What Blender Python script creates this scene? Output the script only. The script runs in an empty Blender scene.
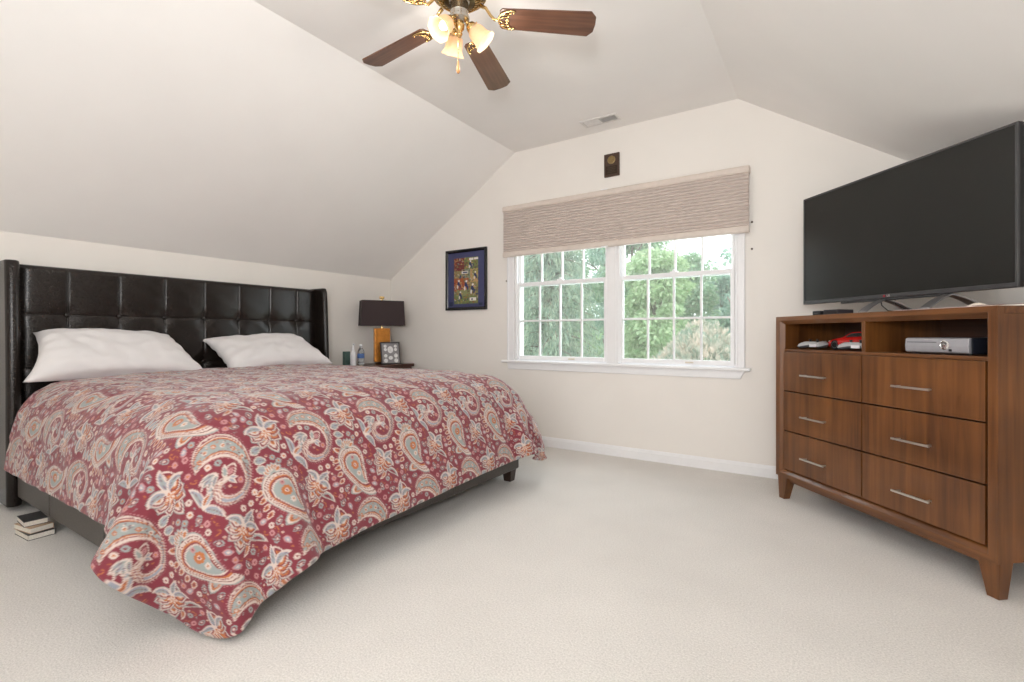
import bpy, bmesh, math, random
import numpy as np
from mathutils import Matrix, Vector

S = bpy.context.scene
COL = S.collection
PI = math.pi

# ------------------------------------------------------------------ camera, sky, big lights, exposure
cam_d = bpy.data.cameras.new('camera')
cam_d.sensor_width = 36.0
cam_d.lens = 489.0 / 1024.0 * 36.0
cam_d.shift_y = -6.0 / 1024.0
cam_d.clip_start = 0.05
cam = bpy.data.objects.new('camera', cam_d)
COL.objects.link(cam)
cam.location = (0, 0, 1.0)
cam.rotation_euler = (PI / 2, 0, math.radians(32.954))
S.camera = cam

w = bpy.data.worlds.new('overcast_sky')
S.world = w
w.use_nodes = True
nt = w.node_tree
bg = nt.nodes['Background']
tc = nt.nodes.new('ShaderNodeTexCoord')
sep = nt.nodes.new('ShaderNodeSeparateXYZ')
ramp = nt.nodes.new('ShaderNodeValToRGB')
ramp.color_ramp.elements[0].position = 0.42
ramp.color_ramp.elements[0].color = (0.55, 0.60, 0.60, 1)
ramp.color_ramp.elements[1].position = 0.56
ramp.color_ramp.elements[1].color = (0.95, 0.98, 1.0, 1)
mr = nt.nodes.new('ShaderNodeMapRange')
mr.inputs['From Min'].default_value = -1
nt.links.new(tc.outputs['Generated'], sep.inputs[0])
nt.links.new(sep.outputs['Z'], mr.inputs['Value'])
nt.links.new(mr.outputs[0], ramp.inputs[0])
nt.links.new(ramp.outputs[0], bg.inputs['Color'])
bg.inputs['Strength'].default_value = 2.6


def area_light(name, loc, target, sx, sy, power, color):
    d = bpy.data.lights.new(name, 'AREA')
    d.shape = 'RECTANGLE'
    d.size, d.size_y, d.energy, d.color = sx, sy, power, color
    o = bpy.data.objects.new(name, d)
    COL.objects.link(o)
    o.location = loc
    o.rotation_euler = (Vector(target) - Vector(loc)).to_track_quat('-Z', 'Y').to_euler()
    return o


# added unseen light behind the camera for brightness; daylight by the window in view
area_light('back_fill_light', (-0.3, -1.62, 1.30), (-0.9, 2.0, 3.1), 2.0, 1.2, 42, (1.0, 1.0, 1.0))
# unseen flash added to brighten the room, bounced up off the ceiling
area_light('bounce_flash_fill', (0.1, -0.55, 1.40), (-0.55, 0.75, 3.1), 0.35, 0.35, 46, (1.0, 1.0, 1.0))
area_light('view_window_daylight', (-1.52, 4.35, 1.75), (-1.5, 0.5, 0.4), 2.0, 1.2, 36, (0.88, 0.94, 1.0))

S.view_settings.view_transform = 'Standard'
S.view_settings.look = 'None'
S.view_settings.exposure = -0.05
S.view_settings.gamma = 1.0
S.view_settings.use_curve_mapping = False
S.cycles.use_denoising = True
S.cycles.max_bounces = 12
S.cycles.diffuse_bounces = 8
S.cycles.glossy_bounces = 4
S.cycles.transparent_max_bounces = 12
S.cycles.sample_clamp_indirect = 8.0
S.cycles.caustics_reflective = False
S.cycles.caustics_refractive = False

# ------------------------------------------------------------------ materials
MATS = {}


def mat(name, color, rough=0.5, metal=0.0, spec=0.5, **kw):
    """Principled material with a little procedural variation; kw: noise, bump, scale, coat, emit, alpha, trans"""
    if name in MATS:
        return MATS[name]
    m = bpy.data.materials.new(name)
    m.use_nodes = True
    t = m.node_tree
    b = t.nodes['Principled BSDF']
    b.inputs['Base Color'].default_value = (*color, 1)
    b.inputs['Roughness'].default_value = rough
    b.inputs['Metallic'].default_value = metal
    b.inputs['Specular IOR Level'].default_value = spec
    if kw.get('coat'):
        b.inputs['Coat Weight'].default_value = kw['coat']
        b.inputs['Coat Roughness'].default_value = kw.get('coat_rough', 0.15)
    if kw.get('sheen'):
        b.inputs['Sheen Weight'].default_value = kw['sheen']
    if kw.get('trans'):
        b.inputs['Transmission Weight'].default_value = kw['trans']
    if kw.get('emit'):
        b.inputs['Emission Color'].default_value = (*kw['emit'], 1)
        b.inputs['Emission Strength'].default_value = kw.get('emit_strength', 1.0)
    tcn = t.nodes.new('ShaderNodeTexCoord')
    n = t.nodes.new('ShaderNodeTexNoise')
    n.inputs['Scale'].default_value = kw.get('scale', 30.0)
    n.inputs['Detail'].default_value = kw.get('detail', 3.0)
    t.links.new(tcn.outputs['Object'], n.inputs['Vector'])
    amt = kw.get('noise', 0.06)
    r = t.nodes.new('ShaderNodeValToRGB')
    r.color_ramp.elements[0].position, r.color_ramp.elements[1].position = 0.3, 0.7
    r.color_ramp.elements[0].color = (*[max(c * (1 - amt), 0) for c in color], 1)
    r.color_ramp.elements[1].color = (*[min(c * (1 + amt), 1) for c in color], 1)
    t.links.new(n.outputs['Fac'], r.inputs[0])
    t.links.new(r.outputs[0], b.inputs['Base Color'])
    if kw.get('bump'):
        bp = t.nodes.new('ShaderNodeBump')
        bp.inputs['Strength'].default_value = kw['bump']
        bp.inputs['Distance'].default_value = kw.get('bump_dist', 0.002)
        t.links.new(n.outputs['Fac'], bp.inputs['Height'])
        t.links.new(bp.outputs[0], b.inputs['Normal'])
    MATS[name] = m
    return m


def wood(name, c0, c1, axis, rough=0.32, scale=6.0, coat=0.0, rot=0.0, spec=0.5):
    """stretched noise grain running along the given local axis"""
    if name in MATS:
        return MATS[name]
    m = bpy.data.materials.new(name)
    m.use_nodes = True
    t = m.node_tree
    b = t.nodes['Principled BSDF']
    b.inputs['Roughness'].default_value = rough
    b.inputs['Specular IOR Level'].default_value = spec
    b.inputs['Coat Weight'].default_value = coat
    tcn = t.nodes.new('ShaderNodeTexCoord')
    mp = t.nodes.new('ShaderNodeMapping')
    sc = [scale * 9] * 3
    sc[axis] = scale * 0.45
    mp.inputs['Scale'].default_value = sc
    mp.inputs['Rotation'].default_value = (0, 0, rot)
    n = t.nodes.new('ShaderNodeTexNoise')
    n.inputs['Scale'].default_value = 1.0
    n.inputs['Detail'].default_value = 6.0
    n.inputs['Distortion'].default_value = 0.6
    n2 = t.nodes.new('ShaderNodeTexNoise')
    n2.inputs['Scale'].default_value = 3.2
    n2.inputs['Detail'].default_value = 2.0
    mx = t.nodes.new('ShaderNodeMath')
    mx.operation = 'MULTIPLY_ADD'
    mx.inputs[1].default_value = 0.55
    mul = t.nodes.new('ShaderNodeMath')
    mul.operation = 'MULTIPLY'
    mul.inputs[1].default_value = 0.45
    r = t.nodes.new('ShaderNodeValToRGB')
    r.color_ramp.elements[0].position, r.color_ramp.elements[1].position = 0.34, 0.66
    r.color_ramp.elements[0].color = (*c0, 1)
    r.color_ramp.elements[1].color = (*c1, 1)
    t.links.new(tcn.outputs['Object'], mp.inputs[0])
    t.links.new(mp.outputs[0], n.inputs['Vector'])
    t.links.new(tcn.outputs['Object'], n2.inputs['Vector'])
    t.links.new(n2.outputs['Fac'], mul.inputs[0])
    t.links.new(n.outputs['Fac'], mx.inputs[0])
    t.links.new(mul.outputs[0], mx.inputs[2])
    t.links.new(mx.outputs[0], r.inputs[0])
    t.links.new(r.outputs[0], b.inputs['Base Color'])
    MATS[name] = m
    return m


def vcol_mat(name, rough=0.8, sheen=0.0, bump=0.0, scale=300.0):
    m = bpy.data.materials.new(name)
    m.use_nodes = True
    t = m.node_tree
    b = t.nodes['Principled BSDF']
    b.inputs['Roughness'].default_value = rough
    b.inputs['Sheen Weight'].default_value = sheen
    b.inputs['Specular IOR Level'].default_value = 0.25
    a = t.nodes.new('ShaderNodeAttribute')
    a.attribute_name = 'pattern'
    t.links.new(a.outputs['Color'], b.inputs['Base Color'])
    if bump:
        n = t.nodes.new('ShaderNodeTexNoise')
        n.inputs['Scale'].default_value = scale
        tcn = t.nodes.new('ShaderNodeTexCoord')
        t.links.new(tcn.outputs['Object'], n.inputs['Vector'])
        bp = t.nodes.new('ShaderNodeBump')
        bp.inputs['Strength'].default_value = bump
        bp.inputs['Distance'].default_value = 0.003
        t.links.new(n.outputs['Fac'], bp.inputs['Height'])
        t.links.new(bp.outputs[0], b.inputs['Normal'])
    return m


M_WALL = mat('cream_wall_paint', (0.805, 0.772, 0.730), 0.75, spec=0.25, noise=0.012, scale=3, bump=0.02)
M_CEIL = mat('off_white_ceiling_paint', (0.87, 0.855, 0.838), 0.85, spec=0.2, noise=0.012, scale=3)
M_TRIM = mat('white_trim_paint', (0.82, 0.82, 0.83), 0.35, noise=0.01)
M_LEATHER = mat('black_brown_leather', (0.014, 0.010, 0.008), 0.27, spec=0.4, noise=0.10, scale=140, detail=5, bump=0.05, bump_dist=0.001)
M_LEATHER2 = mat('grey_brown_leather', (0.070, 0.062, 0.054), 0.45, noise=0.25, scale=140, detail=5, bump=0.12, bump_dist=0.0015)
M_DARKWOOD = mat('espresso_wood', (0.035, 0.018, 0.012), 0.35, noise=0.25, scale=60)
M_SHEET = mat('white_cotton', (0.70, 0.68, 0.68), 0.85, spec=0.2, noise=0.015, scale=12, bump=0.05, sheen=0.2)
M_BLACK = mat('black_plastic', (0.016, 0.016, 0.018), 0.4, noise=0.1)
M_BRASS = mat('polished_brass', (0.72, 0.50, 0.22), 0.22, 1.0, noise=0.05)
M_ANTIQUE = mat('antique_dark_brass', (0.16, 0.11, 0.055), 0.28, 1.0, noise=0.3, scale=40)
M_NICKEL = mat('pewter_metal', (0.50, 0.47, 0.42), 0.25, 1.0, noise=0.05)
M_STEEL = mat('brushed_steel', (0.72, 0.70, 0.66), 0.28, 1.0, noise=0.05)
M_DRESSER = wood('dresser_wood_upright_grain', (0.074, 0.024, 0.006), (0.205, 0.077, 0.019), 2, 0.36, 4.0, 0.25)
M_DRESSER_H = wood('dresser_wood_level_grain', (0.074, 0.025, 0.007), (0.20, 0.076, 0.020), 0, 0.40, 4.0, 0.25)
M_DRESSER_SHADED = wood('dresser_wood_inside_shade', (0.048, 0.015, 0.006), (0.11, 0.036, 0.012), 0, 0.35, 4.0)  # same wood darkened: the shade inside the cubbies is in the colour
M_BLADE = wood('walnut_fan_blade', (0.050, 0.020, 0.011), (0.170, 0.075, 0.042), 0, 0.35, 5.0, 0.2)

# ------------------------------------------------------------------ mesh building
ROOT = {}


class MB:
    def __init__(self):
        self.v, self.f, self.m = [], [], []
        self.mi = 0

    def add(self, verts, faces, T=None):
        o = len(self.v)
        for p in verts:
            p = Vector(p)
            self.v.append(tuple(T @ p) if T is not None else tuple(p))
        for f in faces:
            self.f.append([i + o for i in f])
            self.m.append(self.mi)
        return self

    def box(self, x0, x1, y0, y1, z0, z1, T=None):
        v = [(x, y, z) for x in (x0, x1) for y in (y0, y1) for z in (z0, z1)]
        return self.add(v, [(0, 1, 3, 2), (4, 6, 7, 5), (0, 4, 5, 1), (2, 3, 7, 6), (0, 2, 6, 4), (1, 5, 7, 3)], T)

    def loft(self, rings, closed=True, cap=True, T=None):
        """rings: equally long lists of points"""
        n = len(rings[0])
        v = [p for r in rings for p in r]
        f = []
        for i in range(len(rings) - 1):
            for j in range(n if closed else n - 1):
                k = (j + 1) % n
                f.append((i * n + j, i * n + k, (i + 1) * n + k, (i + 1) * n + j))
        if cap and closed:
            f.append(tuple(range(n - 1, -1, -1)))
            f.append(tuple((len(rings) - 1) * n + j for j in range(n)))
        return self.add(v, f, T)

    def prism(self, poly, axis, a, b, T=None):
        """poly: 2-D outline in the two other axes (in x,y,z order)"""
        def p3(q, c):
            q = list(q)
            q.insert(axis, c)
            return tuple(q)
        return self.loft([[p3(q, a) for q in poly], [p3(q, b) for q in poly]], T=T)

    def lathe(self, prof, n=24, T=None, cap=True):
        rings = [[(r * math.cos(2 * PI * k / n), r * math.sin(2 * PI * k / n), z) for k in range(n)] for r, z in prof]
        return self.loft(rings, cap=cap, T=T)

    def tube(self, pts, r, n=10, T=None):
        pts = [Vector(p) for p in pts]
        rings = []
        up = None
        for i, p in enumerate(pts):
            d = (pts[min(i + 1, len(pts) - 1)] - pts[max(i - 1, 0)]).normalized()
            if up is None:
                up = Vector((0, 0, 1)) if abs(d.z) < 0.9 else Vector((1, 0, 0))
            x = d.cross(up).normalized()
            y = x.cross(d).normalized()
            up = y
            rr = r[i] if isinstance(r, (list, tuple)) else r
            rings.append([p + x * rr * math.cos(2 * PI * k / n) + y * rr * math.sin(2 * PI * k / n) for k in range(n)])
        return self.loft(rings, T=T)

    def grid(self, fn, nu, nv, T=None):
        v = [fn(i / (nu - 1), j / (nv - 1)) for i in range(nu) for j in range(nv)]
        f = [(i * nv + j, (i + 1) * nv + j, (i + 1) * nv + j + 1, i * nv + j + 1) for i in range(nu - 1) for j in range(nv - 1)]
        return self.add(v, f, T)

    def sphere(self, c, r, n=12, T=None, sz=1.0):
        c = Vector(c)
        rings = []
        for i in range(n + 1):
            a = PI * (i + 0.02) / (n + 0.04)
            rings.append([(c.x + r * math.sin(a) * math.cos(2 * PI * k / (2 * n)), c.y + r * math.sin(a) * math.sin(2 * PI * k / (2 * n)),
                           c.z - r * sz * math.cos(a)) for k in range(2 * n)])
        return self.loft(rings, T=T)

    def build(self, name, mats, parent=None, base=None, bevel=0.0, smooth=False, seg=2, angle=35.0, subsurf=0):
        me = bpy.data.meshes.new(name)
        verts = self.v
        if base is not None:
            verts = [(x - base[0], y - base[1], z - base[2]) for x, y, z in verts]
        elif parent is not None and parent.name in ROOT and ROOT[parent.name] is not None:
            inv = ROOT[parent.name].inverted()
            verts = [tuple(inv @ Vector(p)) for p in verts]
        me.from_pydata(verts, [], self.f)
        bm = bmesh.new()
        bm.from_mesh(me)
        bmesh.ops.recalc_face_normals(bm, faces=bm.faces)
        bm.to_mesh(me)
        bm.free()
        if not isinstance(mats, (list, tuple)):
            mats = [mats]
        for mm in mats:
            me.materials.append(mm)
        if len(mats) > 1:
            me.polygons.foreach_set('material_index', self.m)
        o = bpy.data.objects.new(name, me)
        COL.objects.link(o)
        if base is not None:
            o.location = base
            ROOT[o.name] = Matrix.Translation(base)
        elif parent is not None:
            ROOT[o.name] = ROOT.get(parent.name)
        if parent is not None:
            o.parent = parent
        if bevel:
            bv = o.modifiers.new('bevel', 'BEVEL')
            bv.width, bv.segments, bv.limit_method, bv.angle_limit = bevel, seg, 'ANGLE', math.radians(angle)
            bv.harden_normals = False
        if subsurf:
            ss = o.modifiers.new('subdivision', 'SUBSURF')
            ss.levels = ss.render_levels = subsurf
        if smooth:
            me.polygons.foreach_set('use_smooth', [True] * len(me.polygons))
            if smooth is not True:
                me.set_sharp_from_angle(angle=math.radians(smooth))
        return o


def tag(o, label=None, cat=None, group=None, kind=None):
    if label:
        o['label'] = label
    if cat:
        o['category'] = cat
    if group:
        o['group'] = group
    if kind:
        o['kind'] = kind
    return o


def thing(name, loc, label, cat, group=None, rotz=0.0, local=False):
    """Empty at the base of a thing. local=True: part meshes are given in the thing's own frame."""
    o = bpy.data.objects.new(name, None)
    o.empty_display_size = 0.1
    COL.objects.link(o)
    o.location = loc
    o.rotation_euler = (0, 0, rotz)
    ROOT[o.name] = None if local else Matrix.Translation(loc) @ Matrix.Rotation(rotz, 4, 'Z')
    return tag(o, label, cat, group)


def R3(axis, ang):
    return Matrix.Rotation(ang, 4, axis)


def TR(x, y, z):
    return Matrix.Translation((x, y, z))


def dup(root, loc, rotz, label=None, group=None):
    r = root.copy()
    COL.objects.link(r)
    r.location = loc
    r.rotation_euler = (0, 0, rotz)
    if label:
        r['label'] = label
    if group:
        r['group'] = group
    for ch in list(root.children):
        c = ch.copy()
        COL.objects.link(c)
        c.parent = r
        for g in list(ch.children):
            d = g.copy()
            COL.objects.link(d)
            d.parent = c
    return r


def look_axis(d):
    """matrix turning +Z onto direction d"""
    return Vector((0, 0, 1)).rotation_difference(Vector(d).normalized()).to_matrix().to_4x4()


def vnoise(x, y, seed=0, n=7, f0=1.0):
    rng = np.random.RandomState(seed)
    out = 0
    for k in range(n):
        a = rng.rand() * 6.28
        f = f0 * (0.7 + 1.1 * rng.rand())
        out = out + np.sin(2 * PI * f * (x * math.cos(a) + y * math.sin(a)) + rng.rand() * 6.28 + 1.3 * np.sin(2 * PI * f * 0.6 * (x * math.sin(a) - y * math.cos(a)) + rng.rand() * 6))
    return out / n

# ------------------------------------------------------------------ the room
XL, XR, YF, YB = -4.12, 1.095, 3.86, -1.45
ZK, ZC = 1.617, 2.71
CL, CR = -2.47, -0.555

m_carpet = bpy.data.materials.new('beige_carpet')
m_carpet.use_nodes = True
t = m_carpet.node_tree
b = t.nodes['Principled BSDF']
b.inputs['Roughness'].default_value = 0.95
b.inputs['Specular IOR Level'].default_value = 0.1
b.inputs['Sheen Weight'].default_value = 0.25
tcn = t.nodes.new('ShaderNodeTexCoord')
n1 = t.nodes.new('ShaderNodeTexNoise')
n1.inputs['Scale'].default_value = 150
n1.inputs['Detail'].default_value = 4
n1.inputs['Roughness'].default_value = 0.7
n2 = t.nodes.new('ShaderNodeTexNoise')
n2.inputs['Scale'].default_value = 2.2
n2.inputs['Detail'].default_value = 3
r1 = t.nodes.new('ShaderNodeValToRGB')
r1.color_ramp.elements[0].position, r1.color_ramp.elements[1].position = 0.32, 0.68
r1.color_ramp.elements[0].color = (0.57, 0.545, 0.51, 1)
r1.color_ramp.elements[1].color = (0.80, 0.77, 0.73, 1)
mm = t.nodes.new('ShaderNodeMath')
mm.operation = 'MULTIPLY_ADD'
mm.inputs[1].default_value = 0.25
sb = t.nodes.new('ShaderNodeMath')
sb.operation = 'SUBTRACT'
sb.inputs[1].default_value = 0.5
bp = t.nodes.new('ShaderNodeBump')
bp.inputs['Strength'].default_value = 0.6
bp.inputs['Distance'].default_value = 0.006
for nn in (n1, n2):
    t.links.new(tcn.outputs['Object'], nn.inputs['Vector'])
t.links.new(n2.outputs['Fac'], sb.inputs[0])
t.links.new(sb.outputs[0], mm.inputs[0])
t.links.new(n1.outputs['Fac'], mm.inputs[2])
t.links.new(mm.outputs[0], r1.inputs[0])
t.links.new(r1.outputs[0], b.inputs['Base Color'])
t.links.new(n1.outputs['Fac'], bp.inputs['Height'])
t.links.new(bp.outputs[0], b.inputs['Normal'])


def struct(mb, name, m, **k):
    o = mb.build(name, m, **k)
    o['kind'] = 'structure'
    return o


struct(MB().box(XL - .16, XR + .16, YB - .16, YF + .16, -.12, 0), 'floor', m_carpet)
struct(MB().box(XL - .14, XL, YB - .14, YF + .16, 0, ZK), 'wall_left', M_WALL)
struct(MB().box(XR, XR + .14, YB - .14, YF + .16, 0, ZK), 'wall_right', M_WALL)


def gable(x):
    if x < CL:
        return ZK + (ZC - ZK) * (x - XL) / (CL - XL)
    if x > CR:
        return ZC - (ZC - ZK) * (x - CR) / (XR - CR)
    return ZC


WX0, WX1, WZ0, WZ1 = -2.47, -0.555, 0.745, 2.16


def gable_wall(name, ya, yb, hx0, hx1, hz0, hz1):
    mb = MB()
    mb.box(XL, XR, ya, yb, 0, hz0)
    for xa, xb in ((XL, hx0), (hx1, XR)):
        xs = sorted({xa, xb} | {c for c in (CL, CR) if xa < c < xb})
        mb.prism([(xa, hz0), (xb, hz0)] + [(x, gable(x)) for x in reversed(xs)], 1, ya, yb)
    xs = sorted({hx0, hx1} | {c for c in (CL, CR) if hx0 < c < hx1})
    mb.prism([(hx0, hz1), (hx1, hz1)] + [(x, gable(x)) for x in reversed(xs)], 1, ya, yb)
    return struct(mb, name, M_WALL)


gable_wall('wall_front', YF, YF + .16, WX0, WX1, WZ0, WZ1)
gable_wall('wall_back', YB - .14, YB, -1.35, 0.75, 0.75, 2.10)
mb = MB()
prof = [(XL, ZK), (CL, ZC), (CR, ZC), (XR, ZK)]
mb.prism(prof + [(XR + .14, ZK + .05), (CR + .05, ZC + .14), (CL - .05, ZC + .14), (XL - .14, ZK + .05)], 1, YB - .14, YF + .16)
struct(mb, 'ceiling', M_CEIL)

# baseboards
BP = [(0, 0), (0.014, 0), (0.014, 0.062), (0.009, 0.072), (0.005, 0.082), (0, 0.085)]
struct(MB().prism([(YF - d, z) for d, z in BP], 0, XL, XR), 'baseboard_front', M_TRIM)
mb = MB()
mb.prism([(XL + d, z) for d, z in BP], 1, YB, YF - .014)
struct(mb, 'baseboard_left', M_TRIM)
mb = MB()
mb.prism([(XR - d, z) for d, z in BP], 1, YB, YF - .014)
struct(mb, 'baseboard_right', M_TRIM)

# ------------------------------------------------------------------ the double window
m_glass = bpy.data.materials.new('window_glass')
m_glass.use_nodes = True
t = m_glass.node_tree
t.nodes.remove(t.nodes['Principled BSDF'])
tr = t.nodes.new('ShaderNodeBsdfTransparent')
tr.inputs[0].default_value = (0.95, 0.97, 0.965, 1)
gl = t.nodes.new('ShaderNodeBsdfGlossy')
gl.inputs['Roughness'].default_value = 0.02
nz = t.nodes.new('ShaderNodeTexNoise')
nz.inputs['Scale'].default_value = 2.0
mrg = t.nodes.new('ShaderNodeMapRange')
mrg.inputs['To Min'].default_value, mrg.inputs['To Max'].default_value = 0.03, 0.06
df = t.nodes.new('ShaderNodeBsdfDiffuse')  # pale diffuse layer puts the haze over the view into the glass
df.inputs[0].default_value = (0.9, 0.92, 0.92, 1)
mx = t.nodes.new('ShaderNodeMixShader')
mx2 = t.nodes.new('ShaderNodeMixShader')
mx2.inputs[0].default_value = 0.09
t.links.new(nz.outputs['Fac'], mrg.inputs['Value'])
t.links.new(mrg.outputs[0], mx.inputs[0])
t.links.new(tr.outputs[0], mx.inputs[1])
t.links.new(gl.outputs[0], mx.inputs[2])
t.links.new(mx.outputs[0], mx2.inputs[1])
t.links.new(df.outputs[0], mx2.inputs[2])
t.links.new(mx2.outputs[0], t.nodes['Material Output'].inputs[0])

win = bpy.data.objects.new('window_1', None)
COL.objects.link(win)
win.location = (-1.51, YF, WZ0)
win['kind'] = 'structure'
ROOT['window_1'] = Matrix.Translation(win.location)
mb = MB()                                              # casing: two stepped jamb boards and a head
for x0, x1, s in ((-2.545, WX0, 1), (WX1, -0.505, -1)):
    mb.box(x0, x1, YF - .016, YF, .762, 2.185)
    xo = x0 if s > 0 else x1 - .02
    mb.box(xo, xo + .02, YF - .024, YF - .016, .762, 2.185)
mb.box(-2.545, -.505, YF - .016, YF, WZ1, 2.185)
mb.build('window_casing', M_TRIM, win, bevel=.004)
mb = MB()
mb.box(-2.59, -.468, YF - .055, YF + .04, .742, .764)
mb.build('window_sill', M_TRIM, win, bevel=.006, seg=3)
mb = MB()
mb.prism([(-2.55, .742), (-2.535, .682), (-.535, .682), (-.505, .742)], 1, YF - .018, YF)
mb.build('apron', M_TRIM, win, bevel=.004)
JW = .03
mb = MB()                                              # jamb liners, head, sill and the mullion between the units
mb.box(WX0, WX0 + .018, YF, YF + .13, .764, WZ1)
mb.box(WX1 - .018, WX1, YF, YF + .13, .764, WZ1)
mb.box(WX0, WX1, YF, YF + .13, WZ1 - .02, WZ1)
mb.box(WX0, WX1, YF + .04, YF + .16, .742, .772)
mb.box(-1.555, -1.452, YF - .012, YF + .13, .764, WZ1)
mb.box(-1.535, -1.472, YF - .02, YF - .012, .764, WZ1)
for x in (WX0 + .018, -1.567, -1.452, WX1 - .03):
    mb.box(x, x + .012, YF - .012, YF + .002, .772, WZ1 - .02)     # stops
mb.build('window_frame', M_TRIM, win, bevel=.003)


def sash(x0, x1, z0, z1, y, name, bot, top, nrow):
    mb = MB()
    st = .031
    mb.box(x0, x0 + st, y, y + .034, z0, z1)
    mb.box(x1 - st, x1, y, y + .034, z0, z1)
    mb.box(x0 + st, x1 - st, y, y + .034, z0, z0 + bot)
    mb.box(x0 + st, x1 - st, y, y + .034, z1 - top, z1)
    gx0, gx1, gz0, gz1 = x0 + st, x1 - st, z0 + bot, z1 - top
    o = mb.build(name, M_TRIM, win, bevel=.003)
    mb = MB()
    for k in range(1, 4):
        x = gx0 + (gx1 - gx0) * k / 4
        mb.box(x - .008, x + .008, y + .006, y + .028, gz0, gz1)
    for k in range(1, nrow):
        z = gz0 + (gz1 - gz0) * k / nrow
        mb.box(gx0, gx1, y + .0065, y + .0275, z - .008, z + .008)
    mb.build('muntin_grille', M_TRIM, o, bevel=.003)
    MB().box(gx0 - .004, gx1 + .004, y + .015, y + .019, gz0 - .004, gz1 + .004).build('glass_pane', m_glass, o)
    return o


for x0, x1 in ((WX0 + .018, -1.555), (-1.452, WX1 - .018)):
    s = sash(x0 + .001, x1 - .001, .773, 1.485, YF + .004, 'lower_sash', .036, .034, 2)
    sash(x0 + .001, x1 - .001, 1.448, WZ1 - .021, YF + .042, 'upper_sash', .036, .034, 2)
    mb = MB()
    cx = (x0 + x1) / 2
    mb.box(cx - .03, cx + .03, YF + .008, YF + .036, 1.485, 1.496)
    mb.lathe([(.012, 0), (.012, .012), (.006, .016)], 14, TR(cx, YF + .022, 1.496))
    mb.build('sash_lock', M_TRIM, s, bevel=.002)
    mb = MB()
    mb.box(cx + .09, cx + .15, YF - .010, YF + .004, .785, .796)
    mb.build('lift_tab', mat('worn_beige_plastic', (.62, .55, .45), .5), s, bevel=.003)

# ------------------------------------------------------------------ garden outside
m_lawn = mat('garden_lawn', (.20, .34, .15), .9, noise=.3, scale=3, detail=6, spec=.1)
mb = MB()
ys = [YF + .5, 9, 16, 24, 34, 48, 70, 110]
zs = [-2.75, -2.6, -2.1, -1.5, -.55, -.1, 1.0, 3.0]
mb.grid(lambda u, v: (-110 + 170 * u, ys[int(round(v * 7))], zs[int(round(v * 7))] + .15 * math.sin(u * 40) * (v > .3)), 40, 8)
o = mb.build('lawn', m_lawn, smooth=True)
o['kind'] = 'structure'


def lawn_z(y):
    return float(np.interp(y, ys, zs))


def leaf_mat(name, c0, c1):
    m = bpy.data.materials.new(name)
    m.use_nodes = True
    t = m.node_tree
    b = t.nodes['Principled BSDF']
    b.inputs['Roughness'].default_value = .6
    b.inputs['Specular IOR Level'].default_value = .3
    g = t.nodes.new('ShaderNodeTexNoise')
    g.inputs['Scale'].default_value = 5.0
    g.inputs['Detail'].default_value = 5.0
    tcn = t.nodes.new('ShaderNodeTexCoord')
    r = t.nodes.new('ShaderNodeValToRGB')
    r.color_ramp.elements[0].position, r.color_ramp.elements[1].position = .38, .62
    r.color_ramp.elements[0].color, r.color_ramp.elements[1].color = (*c0, 1), (*c1, 1)
    t.links.new(tcn.outputs['Object'], g.inputs['Vector'])
    t.links.new(g.outputs['Fac'], r.inputs[0])
    t.links.new(r.outputs[0], b.inputs['Base Color'])
    tl = t.nodes.new('ShaderNodeBsdfTranslucent')
    t.links.new(r.outputs[0], tl.inputs[0])
    ms = t.nodes.new('ShaderNodeMixShader')
    ms.inputs[0].default_value = .35
    t.links.new(b.outputs[0], ms.inputs[1])
    t.links.new(tl.outputs[0], ms.inputs[2])
    t.links.new(ms.outputs[0], t.nodes['Material Output'].inputs[0])
    return m


LEAF = {
    'bright': leaf_mat('bright_green_leaves', (.42, .60, .36), (.66, .80, .52)),
    'mid': leaf_mat('mid_green_leaves', (.32, .52, .36), (.54, .72, .50)),
    'blue': leaf_mat('blue_green_leaves', (.30, .50, .42), (.50, .68, .58)),
    'spruce': leaf_mat('spruce_needles', (.26, .40, .32), (.52, .64, .48)),
    'pink': leaf_mat('pink_tipped_leaves', (.34, .46, .36), (.85, .74, .64)),
}
M_BARK = mat('tree_bark', (.20, .17, .14), .9, noise=.35, scale=12, bump=.4)


def leaf_cloud(centers, axes, size, rng, aspect=2.0, flat=0.0):
    """one rhombic leaf per centre, long axis along axes (n,3)"""
    n = len(centers)
    a = axes + rng.normal(size=(n, 3)) * .35
    a /= np.linalg.norm(a, axis=1)[:, None]
    q = rng.normal(size=(n, 3))
    q[:, 2] *= 1 - flat
    bb = np.cross(a, q)
    bb /= np.linalg.norm(bb, axis=1)[:, None] + 1e-9
    nn = np.cross(a, bb)
    s = size * (.6 + .8 * rng.rand(n))[:, None]
    P = np.stack([centers - a * s, centers + bb * s / aspect + nn * s * .15, centers + a * s, centers - bb * s / aspect + nn * s * .15], 1)
    return P.reshape(-1, 3)


def leaf_object(name, P, m, parent):
    me = bpy.data.meshes.new(name)
    n = len(P) // 4
    me.vertices.add(len(P))
    me.vertices.foreach_set('co', P.astype(np.float32).ravel())
    me.loops.add(len(P))
    me.loops.foreach_set('vertex_index', np.arange(len(P), dtype=np.int32))
    me.polygons.add(n)
    me.polygons.foreach_set('loop_start', np.arange(0, len(P), 4, dtype=np.int32))
    me.update(calc_edges=True)
    me.materials.append(m)
    o = bpy.data.objects.new(name, me)
    COL.objects.link(o)
    o.parent = parent
    return o


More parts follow.
